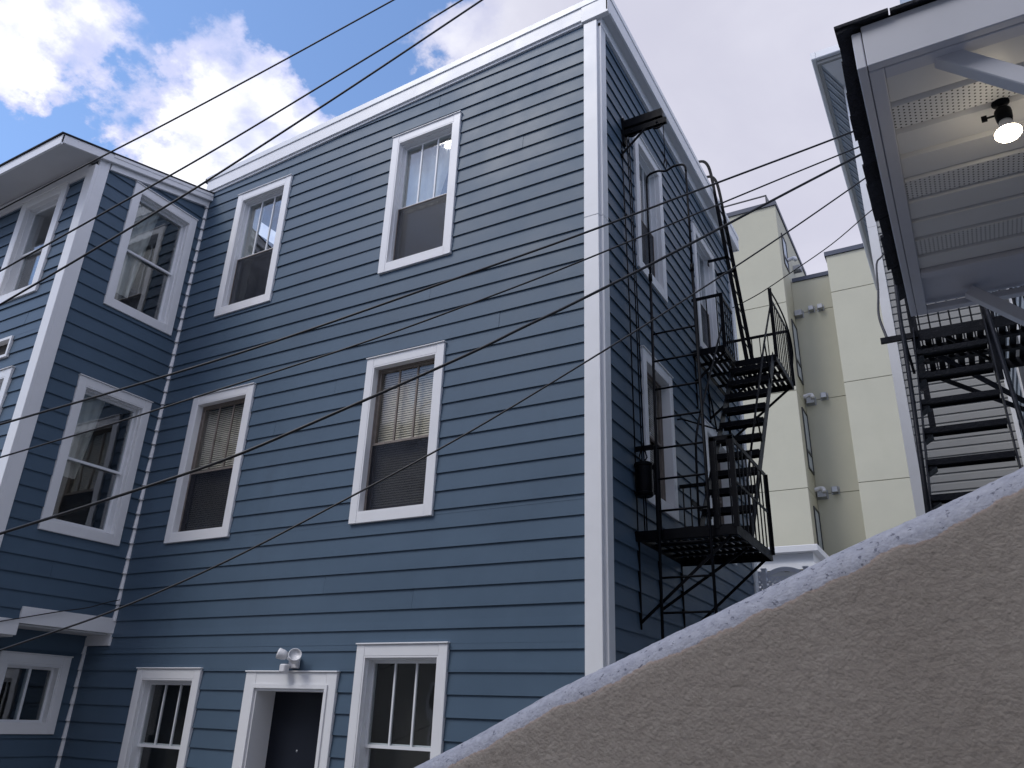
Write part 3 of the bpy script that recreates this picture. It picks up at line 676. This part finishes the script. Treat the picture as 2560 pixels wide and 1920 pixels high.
rl = thing('roof_ladder', (.45, 4.16, 6.15), 'black gooseneck ladder from the upper balcony over the white eave', 'ladder')
for y in (3.95, 4.37):
    MB().beam((.455, y, ZU), (.20, y, 9.02), .055, .010, (0, 1, 0)).obj('side_rail', 'iron', rl)
    pts = smoothcurve([(.20, y, 9.02), (.185, y, 9.20), (.16, y, 9.50), (.12, y, 9.76), (.05, y, 9.89), (-.06, y, 9.92)], 4)
    mb = MB()
    for a, b in zip(pts, pts[1:]): mb.beam(a, b, .045, .008, (0, 1, 0))
    mb.obj('gooseneck', 'iron', rl)
    MB().beam((.0, y, 8.09), (.30, y, 8.09), .010, .045).beam((.0, y, 8.04), (.012, y, 8.04), .05, .05).obj('bracket', 'iron', rl)
rg = MB().tube([(0, 3.95, 0), (0, 4.37, 0)], .009, 6).mesh('rung', 'iron')
for i in range(10):
    z = ZU+.28+i*.29; place('rung', rg, rl, (.455-(z-ZU)*.0892, 0, z))

# ------------------------------------------------------------------ yellow building
yb = thing('yellow_building', (0, 19, 0), 'tall pale yellow stucco apartment building with dark coping behind the blue house', 'building')
JT = (0, 5.16, 8.18, 11.20, 14.21)
def panels(x0, x1, y0, y1, top, joints, g=.016):
    zs = [z for z in joints if z < top-.3] + [top]
    for a, b in zip(zs, zs[1:]):
        MB().box(x0, x1, y0, y1, a+(g/2 if a else 0), b-(g/2 if b < top else 0)).obj('wall_panel', 'yellow', yb, bevel=.008)
    MB().box(x0+.03, x1-.03, y0+.03, y1-.03, .1, top-.05).obj('joint_backing', 'yellow_joint', yb)
YX = -1.036
panels(-7.5, YX, 17.0, 22.1, 17.87, JT)
panels(.298, 5.0, 17.0, 20.0, 15.49, JT)
panels(YX+.001, .297, 18.4, 21.0, 15.62, (0, 5.3, 8.33, 11.34, 14.43))
MB().box(-7.6, YX+.04, 16.95, 22.15, 17.872, 18.03).obj('coping', 'band', yb)
MB().box(.255, 5.05, 16.95, 20.05, 15.492, 15.64).obj('coping', 'band', yb)
MB().box(YX+.042, .254, 18.35, 21.05, 15.622, 15.76).obj('coping', 'band', yb)
TY = lambda u, d, z: (YX+d, u, z)
for z0, z1, y1 in ((15.9, 17.08, 18.2), (11.85, 13.85, 18.3), (8.9, 10.83, 18.3), (5.9, 7.77, 18.3)):
    y0 = 17.5; mb = MB(TY); t = .045
    for b in ((y0, y0+t, z0, z1), (y1-t, y1, z0, z1), (y0+t, y1-t, z0, z0+t), (y0+t, y1-t, z1-t, z1), (y0+t, y1-t, z0+(z1-z0)*.3-.035, z0+(z1-z0)*.3+.035)): mb.box(b[0], b[1], -.05, .035, b[2], b[3])
    w = mb.obj('window', 'darkframe', yb)
    for a, b in ((z0+t, z0+(z1-z0)*.3-.035), (z0+(z1-z0)*.3+.035, z1-t)): MB(TY).box(y0+t, y1-t, -.03, .010, a, b).obj('pane', 'greysoffit', w)
def hood(x, z, w, h, y=18.4):
    MB(lambda a, b, c: (a, y-b, c)).box(x-w/2, x+w/2, 0, .20, z, z+h).box(x-w/2-.03, x+w/2+.03, 0, .015, z-.03, z+h+.03).obj('exhaust_vent', 'steel', yb, bevel=.01)
for x, z, w, h in ((-.90, 14.25, .30, .26), (-.50, 14.36, .20, .20), (-.22, 14.36, .20, .20), (-.86, 11.16, .30, .28), (-.46, 11.28, .22, .22), (-.86, 8.16, .32, .28), (-.49, 8.28, .22, .22)): hood(x, z+.03, w*.8, h*.78)
for z in (11.42, 8.42, 16.4):
    MB().tube(smoothcurve([(YX-.02, 18.2, z), (YX+.14, 18.2, z+.03), (YX+.24, 18.15, z), (YX+.27, 18.12, z-.10)], 4), .065, 10).obj('pipe_elbow', 'plastic', yb, smooth=True)
hood(YX+.12, 16.55, .26, .2, 19.4)
rr = thing('roof_railing', (-2, 17.4, 18.03), 'thin dark metal railing on top of the yellow tower', 'railing')
for x in (-6.0, -4.6, -3.0, -1.36): MB().box(x-.022, x+.022, 17.36, 17.40, 18.03, 18.62).obj('post', 'darkframe', rr)
MB().box(-6.0, -1.34, 17.36, 17.40, 18.60, 18.64).box(-6.0, -1.34, 17.365, 17.395, 18.13, 18.16).obj('rail', 'darkframe', rr)
MB().box(-1.38, -1.34, 17.40, 21.0, 18.60, 18.64).beam((-1.36, 17.4, 18.60), (-1.20, 17.0, 18.03), .03, .03).obj('rail', 'darkframe', rr)
MB().box(-3.6, -2.2, 18.2, 19.5, 18.03, 18.55).obj('curb', 'whitesiding', rr)

# ------------------------------------------------------------------ small white house and lattice fence in the gap
wh = thing('white_back_house', (-2, 13, 0), 'low white clapboard house with a stepped cornice at the foot of the yellow tower', 'house')
MB().box(-4.5, -.45, 12.25, 15.5, 0, 5.06).obj('wall', 'yellow_joint', wh)
for i in range(14):
    z = 5.02-(i+1)*.205; MB(lambda a, b, c: (a, 12.25-b, c)).prism([(-4.5, z), (-.40, z), (-.40, z+.21), (-4.5, z+.21)], 0, .02).obj('siding_course', 'trim', wh)
for i in range(14):
    z = 5.02-(i+1)*.205; MB().box(-.449, -.43, 12.27, 15.5, z+.006, z+.207).obj('siding_course', 'trim', wh)
MB().box(-4.6, -.28, 12.06, 15.6, 5.03, 5.16).box(-4.6, -.32, 12.11, 15.6, 5.16, 5.38).obj('frieze_board', 'trim', wh)
MB().box(-4.6, -.18, 11.95, 15.7, 5.383, 5.53).obj('cornice', 'trim', wh, bevel=.01)
mod = MB().box(-.05, .05, 0, .09, 0, .025).mesh('modillion', 'yellow_joint')
for i in range(12): place('modillion', mod, wh, (-4.3+i*.34, 12.06, 5.003))
lf = thing('lattice_fence', (.5, 6.2, 0), 'pale lattice fence with scalloped top rails beyond the blue house corner', 'fence')
FZ = 1.8+.180*12.2
for x in (-.69, -.09, .51, 1.11, 1.71):
    MB().box(x-.032, x+.032, 6.165, 6.235, 0, FZ+.0).obj('post', 'lattice', lf); MB().box(x-.04, x+.04, 6.157, 6.243, FZ+.001, FZ+.02).obj('post_cap', 'lattice', lf)
for xa in (-.655, -.055, .545, 1.145):
    xb = xa+.53
    n = 14; top = lambda f: FZ-.055+.075*math.sin(math.pi*f)
    mb = MB(lambda a, b, c: (a, 6.2-b, c)); P = [(xa+(xb-xa)*i/n, top(i/n)) for i in range(n+1)]
    for (a, c), (b, d) in zip(P, P[1:]): mb.prism([(a, c-.05), (b, d-.05), (b, d+.012), (a, c+.012)], -.02, .02)
    mb.obj('top_rail', 'lattice', lf)
    mb = MB(lambda a, b, c: (a, 6.2-b, c)); h = 1.6; zb = FZ-1.7; pit = .075
    for sgn in (-1, 1):
        t = -h
        while t < (xb-xa)+h:
            pts = []
            for e in (0, h):
                pts.append((xa+t+e if sgn > 0 else xb-t-e, zb+e))
            p = [(pts[0][0]-.019, pts[0][1]), (pts[0][0]+.019, pts[0][1]), (pts[1][0]+.019, pts[1][1]), (pts[1][0]-.019, pts[1][1])]
            for fc in (lambda u, z: xa-u, lambda u, z: u-xb, lambda u, z: z-(top(max(0, min(1, (u-xa)/(xb-xa))))-.05)):
                if len(p) >= 3: p = clip(p, fc)
            if len(p) >= 3: mb.prism(p, -.004+sgn*.005, .004+sgn*.005)
            t += pit
    lo = mb.obj('lattice', 'lattice', lf); lo['kind'] = 'stuff'

# ------------------------------------------------------------------ white vinyl-sided house on the right
vh = thing('white_sided_house', (3.5, 7, 0), 'white vinyl-sided house with boxed eaves at the right edge', 'house')
VY = 4.06; VX = 2.178; ZE = 10.54
TVH = lambda u, d, z: (u, VY-d, z)
MB().box(VX+.01, 8.5, VY+.01, 10.0, 0, ZE).obj('wall', 'greysoffit', vh)
VW = (3.33, 4.45, 4.30, 6.55)
nrow = int((ZE-3.4)/.1016)
for i in range(nrow):
    z = ZE-.05-(i+1)*.1016
    iv = [(VX+.09, 3.34 if z < 10.2 else 8.4)]
    for a, b in iv:
        mb = MB(lambda u, z_, d: (u, VY-d, z_))
        n = 4; prof = [(0, .019), (.072, .016), (.086, .007), (.1016, .003)]
        mb = MB(TVH)
        pts = [(a, d, z+q) for q, d in prof] + [(b, d, z+q) for q, d in prof] + [(a, -.002, z), (b, -.002, z)]
        mb.poly(pts, [(0, 4, 5, 1), (1, 5, 6, 2), (2, 6, 7, 3), (0, 8, 9, 4)])
        mb.obj('siding_course', 'whitesiding', vh)
MB(TVH).box(VX-.02, VX+.095, -.01, .035, 0, 8.06).obj('corner_board', 'trim', vh); MB(TVH).box(VX-.02, VX+.095, -.01, .035, 8.064, ZE).obj('corner_board', 'trim', vh)
MB().box(VX-.02, VX+.008, VY+.012, VY+.12, 0, ZE).obj('corner_board', 'trim', vh)
EX0, EY0 = 2.598-.069*9.45, VY-.62
MB().poly([(EX0, EY0, ZE), (8.5, EY0, ZE), (8.5, VY+.02, ZE), (VX, VY+.02, ZE)], [(0, 1, 2, 3)]).obj('soffit', 'trim', vh)
nst = 64
for i in range(nst):                               # mitred soffit strips along the side eave
    a, b = EY0+(10-EY0)*i/nst, EY0+(10-EY0)*(i+1)/nst; k = (VY-EY0)/(VX-EX0)
    s = VY+.02-EY0
    MB().poly([(EX0, a, ZE-.002-.006*(i % 2)), (VX+.01, a+s, ZE-.002-.006*(i % 2)), (VX+.01, b+s, ZE+.008-.006*(i % 2)), (EX0, b, ZE+.008-.006*(i % 2))], [(0, 1, 2, 3)]).obj('soffit_strip', 'greysoffit', vh)
MB().box(EX0-.04, EX0+.005, EY0-.04, 10.6, ZE-.02, ZE+.17).box(EX0+.006, 8.5, EY0-.04, EY0+.005, ZE-.02, ZE+.17).obj('fascia', 'whitesiding', vh)
MB().box(EX0-.11, EX0-.042, EY0-.11, 10.6, ZE+.03, ZE+.16).box(EX0-.041, 8.5, EY0-.11, EY0-.042, ZE+.03, ZE+.16).obj('gutter', 'trim', vh, bevel=.01)
MB().poly([(EX0-.05, EY0-.05, ZE+.175), (8.6, EY0-.05, ZE+.175), (8.6, 10.6, ZE+.6), (EX0-.05, 10.6, ZE+.6)], [(0, 1, 2, 3)]).obj('roof', 'shingle', vh)
# dormer on its roof
DX = 2.598+.054*10.6
MB().box(DX, 6.5, 4.6, 8, ZE+.1, 13.4).obj('dormer', 'lightblueside', vh)
MB(lambda u, d, z: (u, 4.6-d, z)).box(DX-.02, DX+.14, 0, .03, ZE+.2, 13.4).obj('corner_board', 'lightblueside', vh)
MB(lambda u, d, z: (u, 4.6-d, z)).box(DX+.17, DX+.23, 0, .04, ZE+.2, 13.4).obj('corner_board', 'greysoffit', vh)
MB(TVH).box(3.30, 3.343, .0, .030, 0, 10.2).obj('corner_board', 'trim', vh)

# second fire escape
f2 = thing('fire_escape', (2.7, -.7, 3.0), 'worn black iron fire escape stair in front of the white siding under the canopy', 'fire escape')
def sx(y): return (y+1.0)*.045
tr2 = MB().box(-.212, .212, -.050, .050, -.005, .005).box(-.212, .212, -.054, -.050, -.024, .008).box(-.212, .212, .050, .054, -.020, .005).mesh('tread', 'iron2')
cl = MB().prism([(-.212, -.036), (-.165, -.036), (-.206, -.062), (-.212, -.062)], -.055, .055).mesh('tread_clip', 'iron2')
for i in range(-3, 4):
    y, z = -1.0+.18*i, 3.45+.245*i; place('tread', tr2, f2, (2.705+sx(y), y, z)); place('tread_clip', cl, f2, (2.705+sx(y), y, z))
for s_ in (-1, 1): MB().beam((2.705+s_*.216+sx(-1.7), -1.72, 2.47), (2.705+s_*.216+sx(-.1), -.28, 4.43), .008, .085, (0, -1.36, 1)).obj('stringer', 'iron2', f2)
Z2 = 4.43
frame_rect(f2, 2.53, 3.34, -.29, .50, Z2, .07, ma='iron2'); slat_row(f2, 2.545, 3.33, -.275, .485, Z2, .066, .042, 'iron2', cross=2)
guard(f2, (2.53, .50, Z2), (3.34, .50, Z2), .85, 11, 'iron2'); guard(f2, (2.53, -.29, Z2), (2.53, .50, Z2), .85, 5, 'iron2'); guard(f2, (2.98, -.29, Z2), (3.34, -.29, Z2), .85, 5, 'iron2')
for x, y in ((2.53, -.29), (2.53, .5), (2.98, -.29)): post(f2, x, y, Z2-.45, Z2+.88, .045, 'iron2')
MB().tube([(2.475, -.25, 5.0), (2.468, -.60, 4.42), (2.468, -1.05, 3.66), (2.462, -1.75, 2.7)], .013).tube([(2.468, -.60, 4.42), (2.475, -.52, 4.2), (2.49, -.45, 4.05)], .009).obj('handrail', 'iron2', f2, smooth=True)
MB().tube([(2.98, -.25, 4.9), (2.975, -.60, 4.30), (2.97, -1.10, 3.55), (2.965, -1.75, 2.62)], .013).obj('handrail', 'iron2', f2, smooth=True)
MB().beam((2.31, -.30, Z2-.03), (2.55, -.30, Z2-.03), .03, .04).obj('outrigger', 'iron2', f2)
MB().beam((2.56, -.2, Z2-.08), (3.34, .1, Z2-.70), .012, .035).beam((2.70, -.28, Z2-.05), (3.1, .45, Z2-.10), .012, .03).obj('brace', 'iron2', f2)
for (a, b) in (((2.62, .47, Z2-.06), (3.34, .47, Z2-.56)),): MB().beam(a, b, .012, .035).obj('brace', 'iron2', f2)

# house on the right that carries canopy and fire escape (outside the frame)
rh = thing('pale_blue_house', (5, -2.2, 0), 'pale blue clapboard house at the right edge carrying the canopy', 'house')
MB().box(3.365, 8.0, -5.2, 4.03, 0, 10.3).obj('wall', 'greywall', rh)
for i in range(54):
    z = .4+i*.18; MB(lambda a, b, c: (3.365-b, a, c)).poly([(-5.2, 0, z), (4.03, 0, z), (4.03, 0, z+.18), (-5.2, 0, z+.18), (-5.2, .022, z), (4.03, .022, z), (4.03, .006, z+.178), (-5.2, .006, z+.178)],
        [(0, 1, 2, 3), (4, 5, 6, 7), (0, 1, 5, 4), (2, 3, 7, 6), (1, 2, 6, 5), (3, 0, 4, 7)]).obj('clapboard', 'lightblueside', rh)
mb = MB(lambda a, b, c: (3.365-b, a, c))
for b in ((1.7, 1.8, 4.7, 6.6), (2.55, 2.65, 4.7, 6.6), (1.8, 2.55, 4.7, 4.8), (1.8, 2.55, 6.5, 6.6)): mb.box(b[0], b[1], 0, .04, b[2], b[3])
w = mb.obj('window', 'trim', rh); MB(lambda a, b, c: (3.365-b, a, c)).box(1.8, 2.55, .023, .028, 4.8, 6.5).obj('pane', 'darkframe', w)
dd = MB().box(3.30, 3.342, -4.45, -3.45, 1.0, 3.0).obj('door', 'navy', rh)
MB().box(3.295, 3.342, -4.56, -4.452, 1.0, 3.07).box(3.295, 3.342, -3.448, -3.34, 1.0, 3.07).obj('casing', 'trim', dd)

# ------------------------------------------------------------------ entrance canopy
cp = thing('entrance_canopy', (3.0, -3.94, 3.09), 'white entrance canopy with vented soffit and ragged black shingle edge', 'canopy')
CX0, CX1, CY0, CY1, CZ = 2.566, 3.34, -4.556, -3.324, 3.09
MB().box(CX0+.0205, CX1, CY0, CY0+.02, CZ, CZ+.112).obj('fascia', 'canopy', cp, bevel=.002)
MB().box(CX0, CX0+.019, CY0+.001, CY1, CZ, CZ+.100).obj('fascia', 'canopy', cp, bevel=.002)
MB().box(CX0+.0205, CX0+.050, CY0+.021, CY1, CZ-.001, CZ+.02).obj('border_board', 'canopy', cp, bevel=.002)
MB().box(CX0+.0505, CX1, CY0+.021, CY0+.055, CZ-.001, CZ+.02).obj('border_board', 'canopy', cp, bevel=.002)
MB().box(CX0+.0505, CX1, CY1-.285, CY1-.255, CZ-.001, CZ+.02).box(CX0+.0505, CX1, CY1-.03, CY1, CZ-.001, CZ+.02).obj('border_board', 'canopy', cp, bevel=.002)
MB().box(CX0+.0505, CX1, CY1-.254, CY1-.031, CZ+.03, CZ+.035).obj('border_panel', 'canopy', cp)
y = CY0+.056; k = 0
while y < CY1-.29:
    y1 = min(y+.1005, CY1-.286)
    MB(lambda a, b, c: (b, a, c)).poly([(y, CX0+.051, CZ+.030), (y+.012, CX0+.051, CZ+.012), (y1-.008, CX0+.051, CZ+.012), (y1-.001, CX0+.051, CZ+.020),
                                        (y, CX1, CZ+.030), (y+.012, CX1, CZ+.012), (y1-.008, CX1, CZ+.012), (y1-.001, CX1, CZ+.020)],
                                       [(0, 1, 5, 4), (1, 2, 6, 5), (2, 3, 7, 6)]).obj('soffit_panel', 'vented' if k % 3 == 1 else 'panel', cp)
    y = y1; k += 1
MB().box(CX0+.02, CX1, CY0+.021, CY1, CZ+.036, CZ+.10).obj('deck', 'canopy', cp)
MB().poly([(CX0-.02, CY0+.006, CZ+.122), (CX1, CY0+.006, CZ+.122), (CX1, CY1+.05, CZ+.122), (CX0-.02, CY1+.05, CZ+.122), (CX1, CY0+.5, CZ+.36), (CX1, CY1-.4, CZ+.36)],
          [(0, 1, 4), (0, 4, 5, 3), (2, 3, 5), (0, 3, 2, 1)]).obj('roof', 'shingle', cp)
random.seed(3)
yy = CY0-.012
while yy < CY1+.05:                                # shingle tabs hanging over the left edge
    l = random.uniform(.085, .12); o = .026+.012*math.sin((yy-CY0)*2.6)+random.uniform(-.006, .007)
    ia, ib = (max(.004, min(.10, q-CY0)) for q in (yy, yy+l)); rz = .4
    MB().poly([(CX0-o, yy, CZ+.100), (CX0-o+random.uniform(-.004, .004), yy+l-.003, CZ+.099), (CX0+ib, yy+l-.003, CZ+.108+rz*ib), (CX0+ia, yy, CZ+.108+rz*ia),
               (CX0-o, yy, CZ+.109), (CX0-o, yy+l-.003, CZ+.108), (CX0+ib, yy+l-.003, CZ+.118+rz*ib), (CX0+ia, yy, CZ+.118+rz*ia)],
              [(0, 1, 2, 3), (7, 6, 5, 4), (0, 4, 5, 1), (1, 5, 6, 2), (2, 6, 7, 3), (3, 7, 4, 0)]).obj('shingle', 'shingle', cp)
    yy += l
xx = CX0-.03
while xx < CX1-.1:
    l = random.uniform(.10, .15); o = .012+random.uniform(-.004, .005)
    MB().poly([(xx, CY0-o, CZ+.113), (xx+l-.003, CY0-o, CZ+.113), (xx+l-.003, CY0+.08, CZ+.150), (xx, CY0+.08, CZ+.150), (xx, CY0-o, CZ+.121), (xx+l-.003, CY0-o, CZ+.121), (xx+l-.003, CY0+.08, CZ+.160), (xx, CY0+.08, CZ+.160)],
              [(0, 1, 2, 3), (7, 6, 5, 4), (0, 4, 5, 1), (1, 5, 6, 2), (2, 6, 7, 3), (3, 7, 4, 0)]).obj('shingle', 'shingle', cp)
    xx += l
for yb_, xs_ in ((-4.50, 2.72), (-3.40, 2.74)):
    MB().beam((xs_, yb_, CZ+.015), (3.34, yb_, CZ+.015-(3.34-xs_)*.98), .034, .036).obj('bracket', 'canopy', cp, bevel=.002)

lb = thing('bare_bulb_lamp', (2.829, -4.294, 3.10), 'lit bare bulb in a black keyed socket under the canopy', 'lamp')
LT = lambda a, b, c: (2.829+a, -4.294+b, 3.104-c)
lathe([(.0, .0), (.018, .0), (.018, .004), (.006, .008), (.006, .014), (.010, .016), (.0165, .024), (.0175, .030), (.0165, .046), (.0145, .054), (.0, .054)], 18, LT).obj('socket', 'iron', lb, smooth=True)
MB(LT).tube([(-.016, 0, .032), (-.032, 0, .032)], .0026, 6).box(-.042, -.031, -.003, .003, .026, .039).obj('switch_key', 'iron', lb)
lathe([(.0, .053), (.0125, .053), (.0135, .060), (.0185, .072), (.0240, .080), (.0, .080)], 18, LT).obj('bulb_collar', 'plastic', lb, smooth=True)
lathe([(.0240, .0802), (.0262, .084), (.0262, .088), (.022, .0945), (.012, .0985), (.0, .0995)], 24, LT).obj('bulb', 'bulb', lb, smooth=True)

# ------------------------------------------------------------------ stucco parapet in the foreground
SD = 1.30; SYW = -6+SD
KX = [(-2.2, -.76), (-.749, -.067), (-.468, .0640), (-.2395, .1590), (-.042, .2420), (.0715, .2860), (.4, .412), (.9, .60)]
def ztop(x):
    r = (x-2.598)/SD
    for (a, c), (b, d) in zip(KX, KX[1:]):
        if r <= b or b == KX[-1][0]: return 1.8+SD*(c+(d-c)*(r-a)/(b-a))
def zsm(x): return sum(ztop(x+d) for d in (-.12, -.06, 0, .06, .12))/5 + .004*noise.noise(Vector((x*6, 0, 0)))
rad = .056
xs = [-.2+i*.3 for i in range(5)] + [1.3+i*.0065 for i in range(int(1.65/.0065))] + [2.96+i*.1 for i in range(5)]
prof = [(0, -2.4), (0, -1.2)] + [(0, -.80+i*.0065) for i in range(int((.80-rad)/.0065))]
prof += [(rad*(1-math.cos(a)), -rad+rad*math.sin(a)) for a in [R(9*i) for i in range(11)]] + [(.07, 0), (.14, -.004), (.14, -2.4)]
V, Fc, A = [], [], []
for x in xs:
    t = zsm(x)
    for dy, dz in prof:
        p = Vector((x, SYW+dy, max(0, t+dz)))
        nrm = Vector((0, -1, 0)) if dz < -rad else Vector((0, -1, .9)).normalized()
        if dy < .1 and dz > -.9:
            a = noise.noise(p*60)*.0009 + noise.noise(p*110+Vector((5, 5, 5)))*.0010 + noise.noise(p*7)*.0016
            p = p+nrm*a
        V.append(p); A.append(-dz*.925 + (0 if dy < .001 else 0))
n = len(prof)
for i in range(len(xs)-1):
    for j in range(n-1): Fc.append((i*n+j, (i+1)*n+j, (i+1)*n+j+1, i*n+j+1))
me = bpy.data.meshes.new('stucco_parapet'); me.from_pydata([tuple(v) for v in V], [], Fc); me.materials.append(M['stucco'])
at = me.attributes.new('below_top', 'FLOAT', 'POINT'); at.data.foreach_set('value', A)
for p in me.polygons: p.use_smooth = True
sp_ = place('stucco_parapet', me); tag(sp_, 'brown rough stucco parapet with a pale lavender painted top rising to the right', 'wall')

# ------------------------------------------------------------------ overhead cables
Cc = Vector((2.598, -6.0, 1.8)); Rm = (r2, u2, fw)
def cable(label, pts, r, cat='cable', group='overhead cables across the alley', name='overhead_cable'):
    mb = MB().tube(smoothcurve(pts, 5), r, 7); o = mb.obj(name, 'cable', None, smooth=True); return tag(o, label, cat, group)
#CABLES-BEGIN
cable('upper black cable against the clouds, topmost of three over the wing', [(-6.897, -3.636, 5.122), (-4.744, -3.100, 6.036), (-3.857, -2.879, 6.413), (-3.121, -2.644, 6.800), (-2.253, -2.281, 7.419), (-1.380, -1.800, 8.245), (-0.570, -1.354, 9.010)], 0.0082)
cable('middle one of three black cables rising over the wing roof', [(-6.482, -3.590, 4.280), (-4.348, -3.100, 5.262), (-3.176, -2.831, 5.801), (-2.371, -2.588, 6.270), (-1.474, -2.245, 6.947), (-0.550, -1.800, 7.795), (0.284, -1.399, 8.560)], 0.0082)
cable('lowest and thickest of three black cables rising over the wing roof', [(-6.277, -3.561, 3.863), (-4.153, -3.100, 4.880), (-3.429, -2.943, 5.226), (-2.630, -2.730, 5.686), (-2.259, -2.613, 5.941), (-1.298, -2.253, 6.721), (-0.329, -1.800, 7.676), (0.481, -1.421, 8.476)], 0.0092)
cable('topmost black cable crossing the blue facade towards the canopy', [(-6.077, -3.505, 3.365), (-3.768, -3.000, 3.779), (-2.767, -2.781, 3.959), (-1.904, -2.528, 4.174), (-1.273, -2.292, 4.389), (-0.459, -1.908, 4.749), (0.403, -1.389, 5.220), (1.082, -0.894, 5.682), (1.869, -0.226, 6.290), (2.426, 0.300, 6.766), (3.167, 1.000, 7.399)], 0.0088)
cable('thin black cable just below the topmost one crossing the blue facade', [(-5.916, -3.522, 3.021), (-3.621, -3.000, 3.492), (-2.665, -2.783, 3.688), (-1.837, -2.531, 3.921), (-1.223, -2.296, 4.128), (-0.647, -2.029, 4.370), (-0.061, -1.704, 4.679), (0.410, -1.402, 4.969), (1.076, -0.912, 5.448), (1.853, -0.253, 6.076), (2.440, 0.300, 6.586), (3.177, 0.996, 7.228)], 0.0068)
cable('thickest black cable crossing the middle of the blue facade windows', [(-5.569, -3.570, 2.302), (-3.312, -3.000, 2.889), (-2.452, -2.783, 3.113), (-1.694, -2.532, 3.363), (-1.104, -2.283, 3.650), (-0.253, -1.835, 4.149), (0.076, -1.630, 4.386), (0.412, -1.404, 4.636), (1.064, -0.915, 5.185), (1.838, -0.258, 5.916), (2.436, 0.300, 6.509), (3.146, 0.963, 7.213)], 0.0108)
cable('lowest thin black cable slanting across the blue facade to the ground floor', [(-5.103, -3.640, 1.368), (-2.909, -3.000, 2.102), (-2.168, -2.784, 2.349), (-1.513, -2.534, 2.660), (-0.879, -2.230, 3.061), (-0.208, -1.841, 3.551), (0.492, -1.359, 4.170), (1.044, -0.930, 4.712), (1.745, -0.332, 5.464), (2.432, 0.300, 6.264), (3.103, 0.917, 7.045)], 0.0066)
cable('short thin cable running from the yellow tower to the white sided house', [(0.333, 3.800, 7.165), (0.745, 3.680, 7.235), (1.177, 3.553, 7.363), (1.752, 3.380, 7.548), (2.222, 3.239, 7.774), (2.349, 3.200, 7.824)], .007)
cable('slack black cable drooping from the white siding to the fire escape outrigger', [(2.360, 3.600, 7.431), (2.357, 3.300, 7.226), (2.308, 2.600, 6.749), (2.276, 2.000, 6.337), (2.284, 1.200, 5.601), (2.288, 0.500, 5.006), (2.346, -0.200, 4.481), (2.349, -0.280, 4.434)], .010, group='loose service wires', name='slack_cable')
cable('thin loose wire sagging along the bottom of the wing wall', [(-6.135, -1.392, 2.533), (-6.135, -1.322, 2.554), (-6.135, -1.142, 2.606), (-6.135, -0.955, 2.660), (-6.135, -0.719, 2.728), (-6.135, -0.413, 2.807), (-6.135, -0.199, 2.891), (-6.135, -0.041, 2.943)], .006, group='loose service wires', name='loose_wire')
#CABLES-END

# ------------------------------------------------------------------ house across the alley, behind the camera
oh = thing('opposite_house', (-2, -13, 0), 'beige row house across the alley behind the viewpoint', 'house')
MB().box(-13, 9, -17, -11, 0, 9.4).obj('wall', 'beige', oh)
MB().box(-13.2, 9.2, -17.2, -10.75, 9.403, 9.7).obj('cornice', 'trim', oh)
for x in (-9.5, -7, -4.5, -2, .5, 3, 5.5):
    for z in (1.0, 3.7, 6.2):
        w = MB().box(x, x+.95, -11, -10.96, z, z+1.6).obj('window', 'trim', oh); MB().box(x+.09, x+.86, -10.959, -10.95, z+.09, z+1.51).obj('pane', 'darkframe', w)

for o in ROOTS: del o['_base']
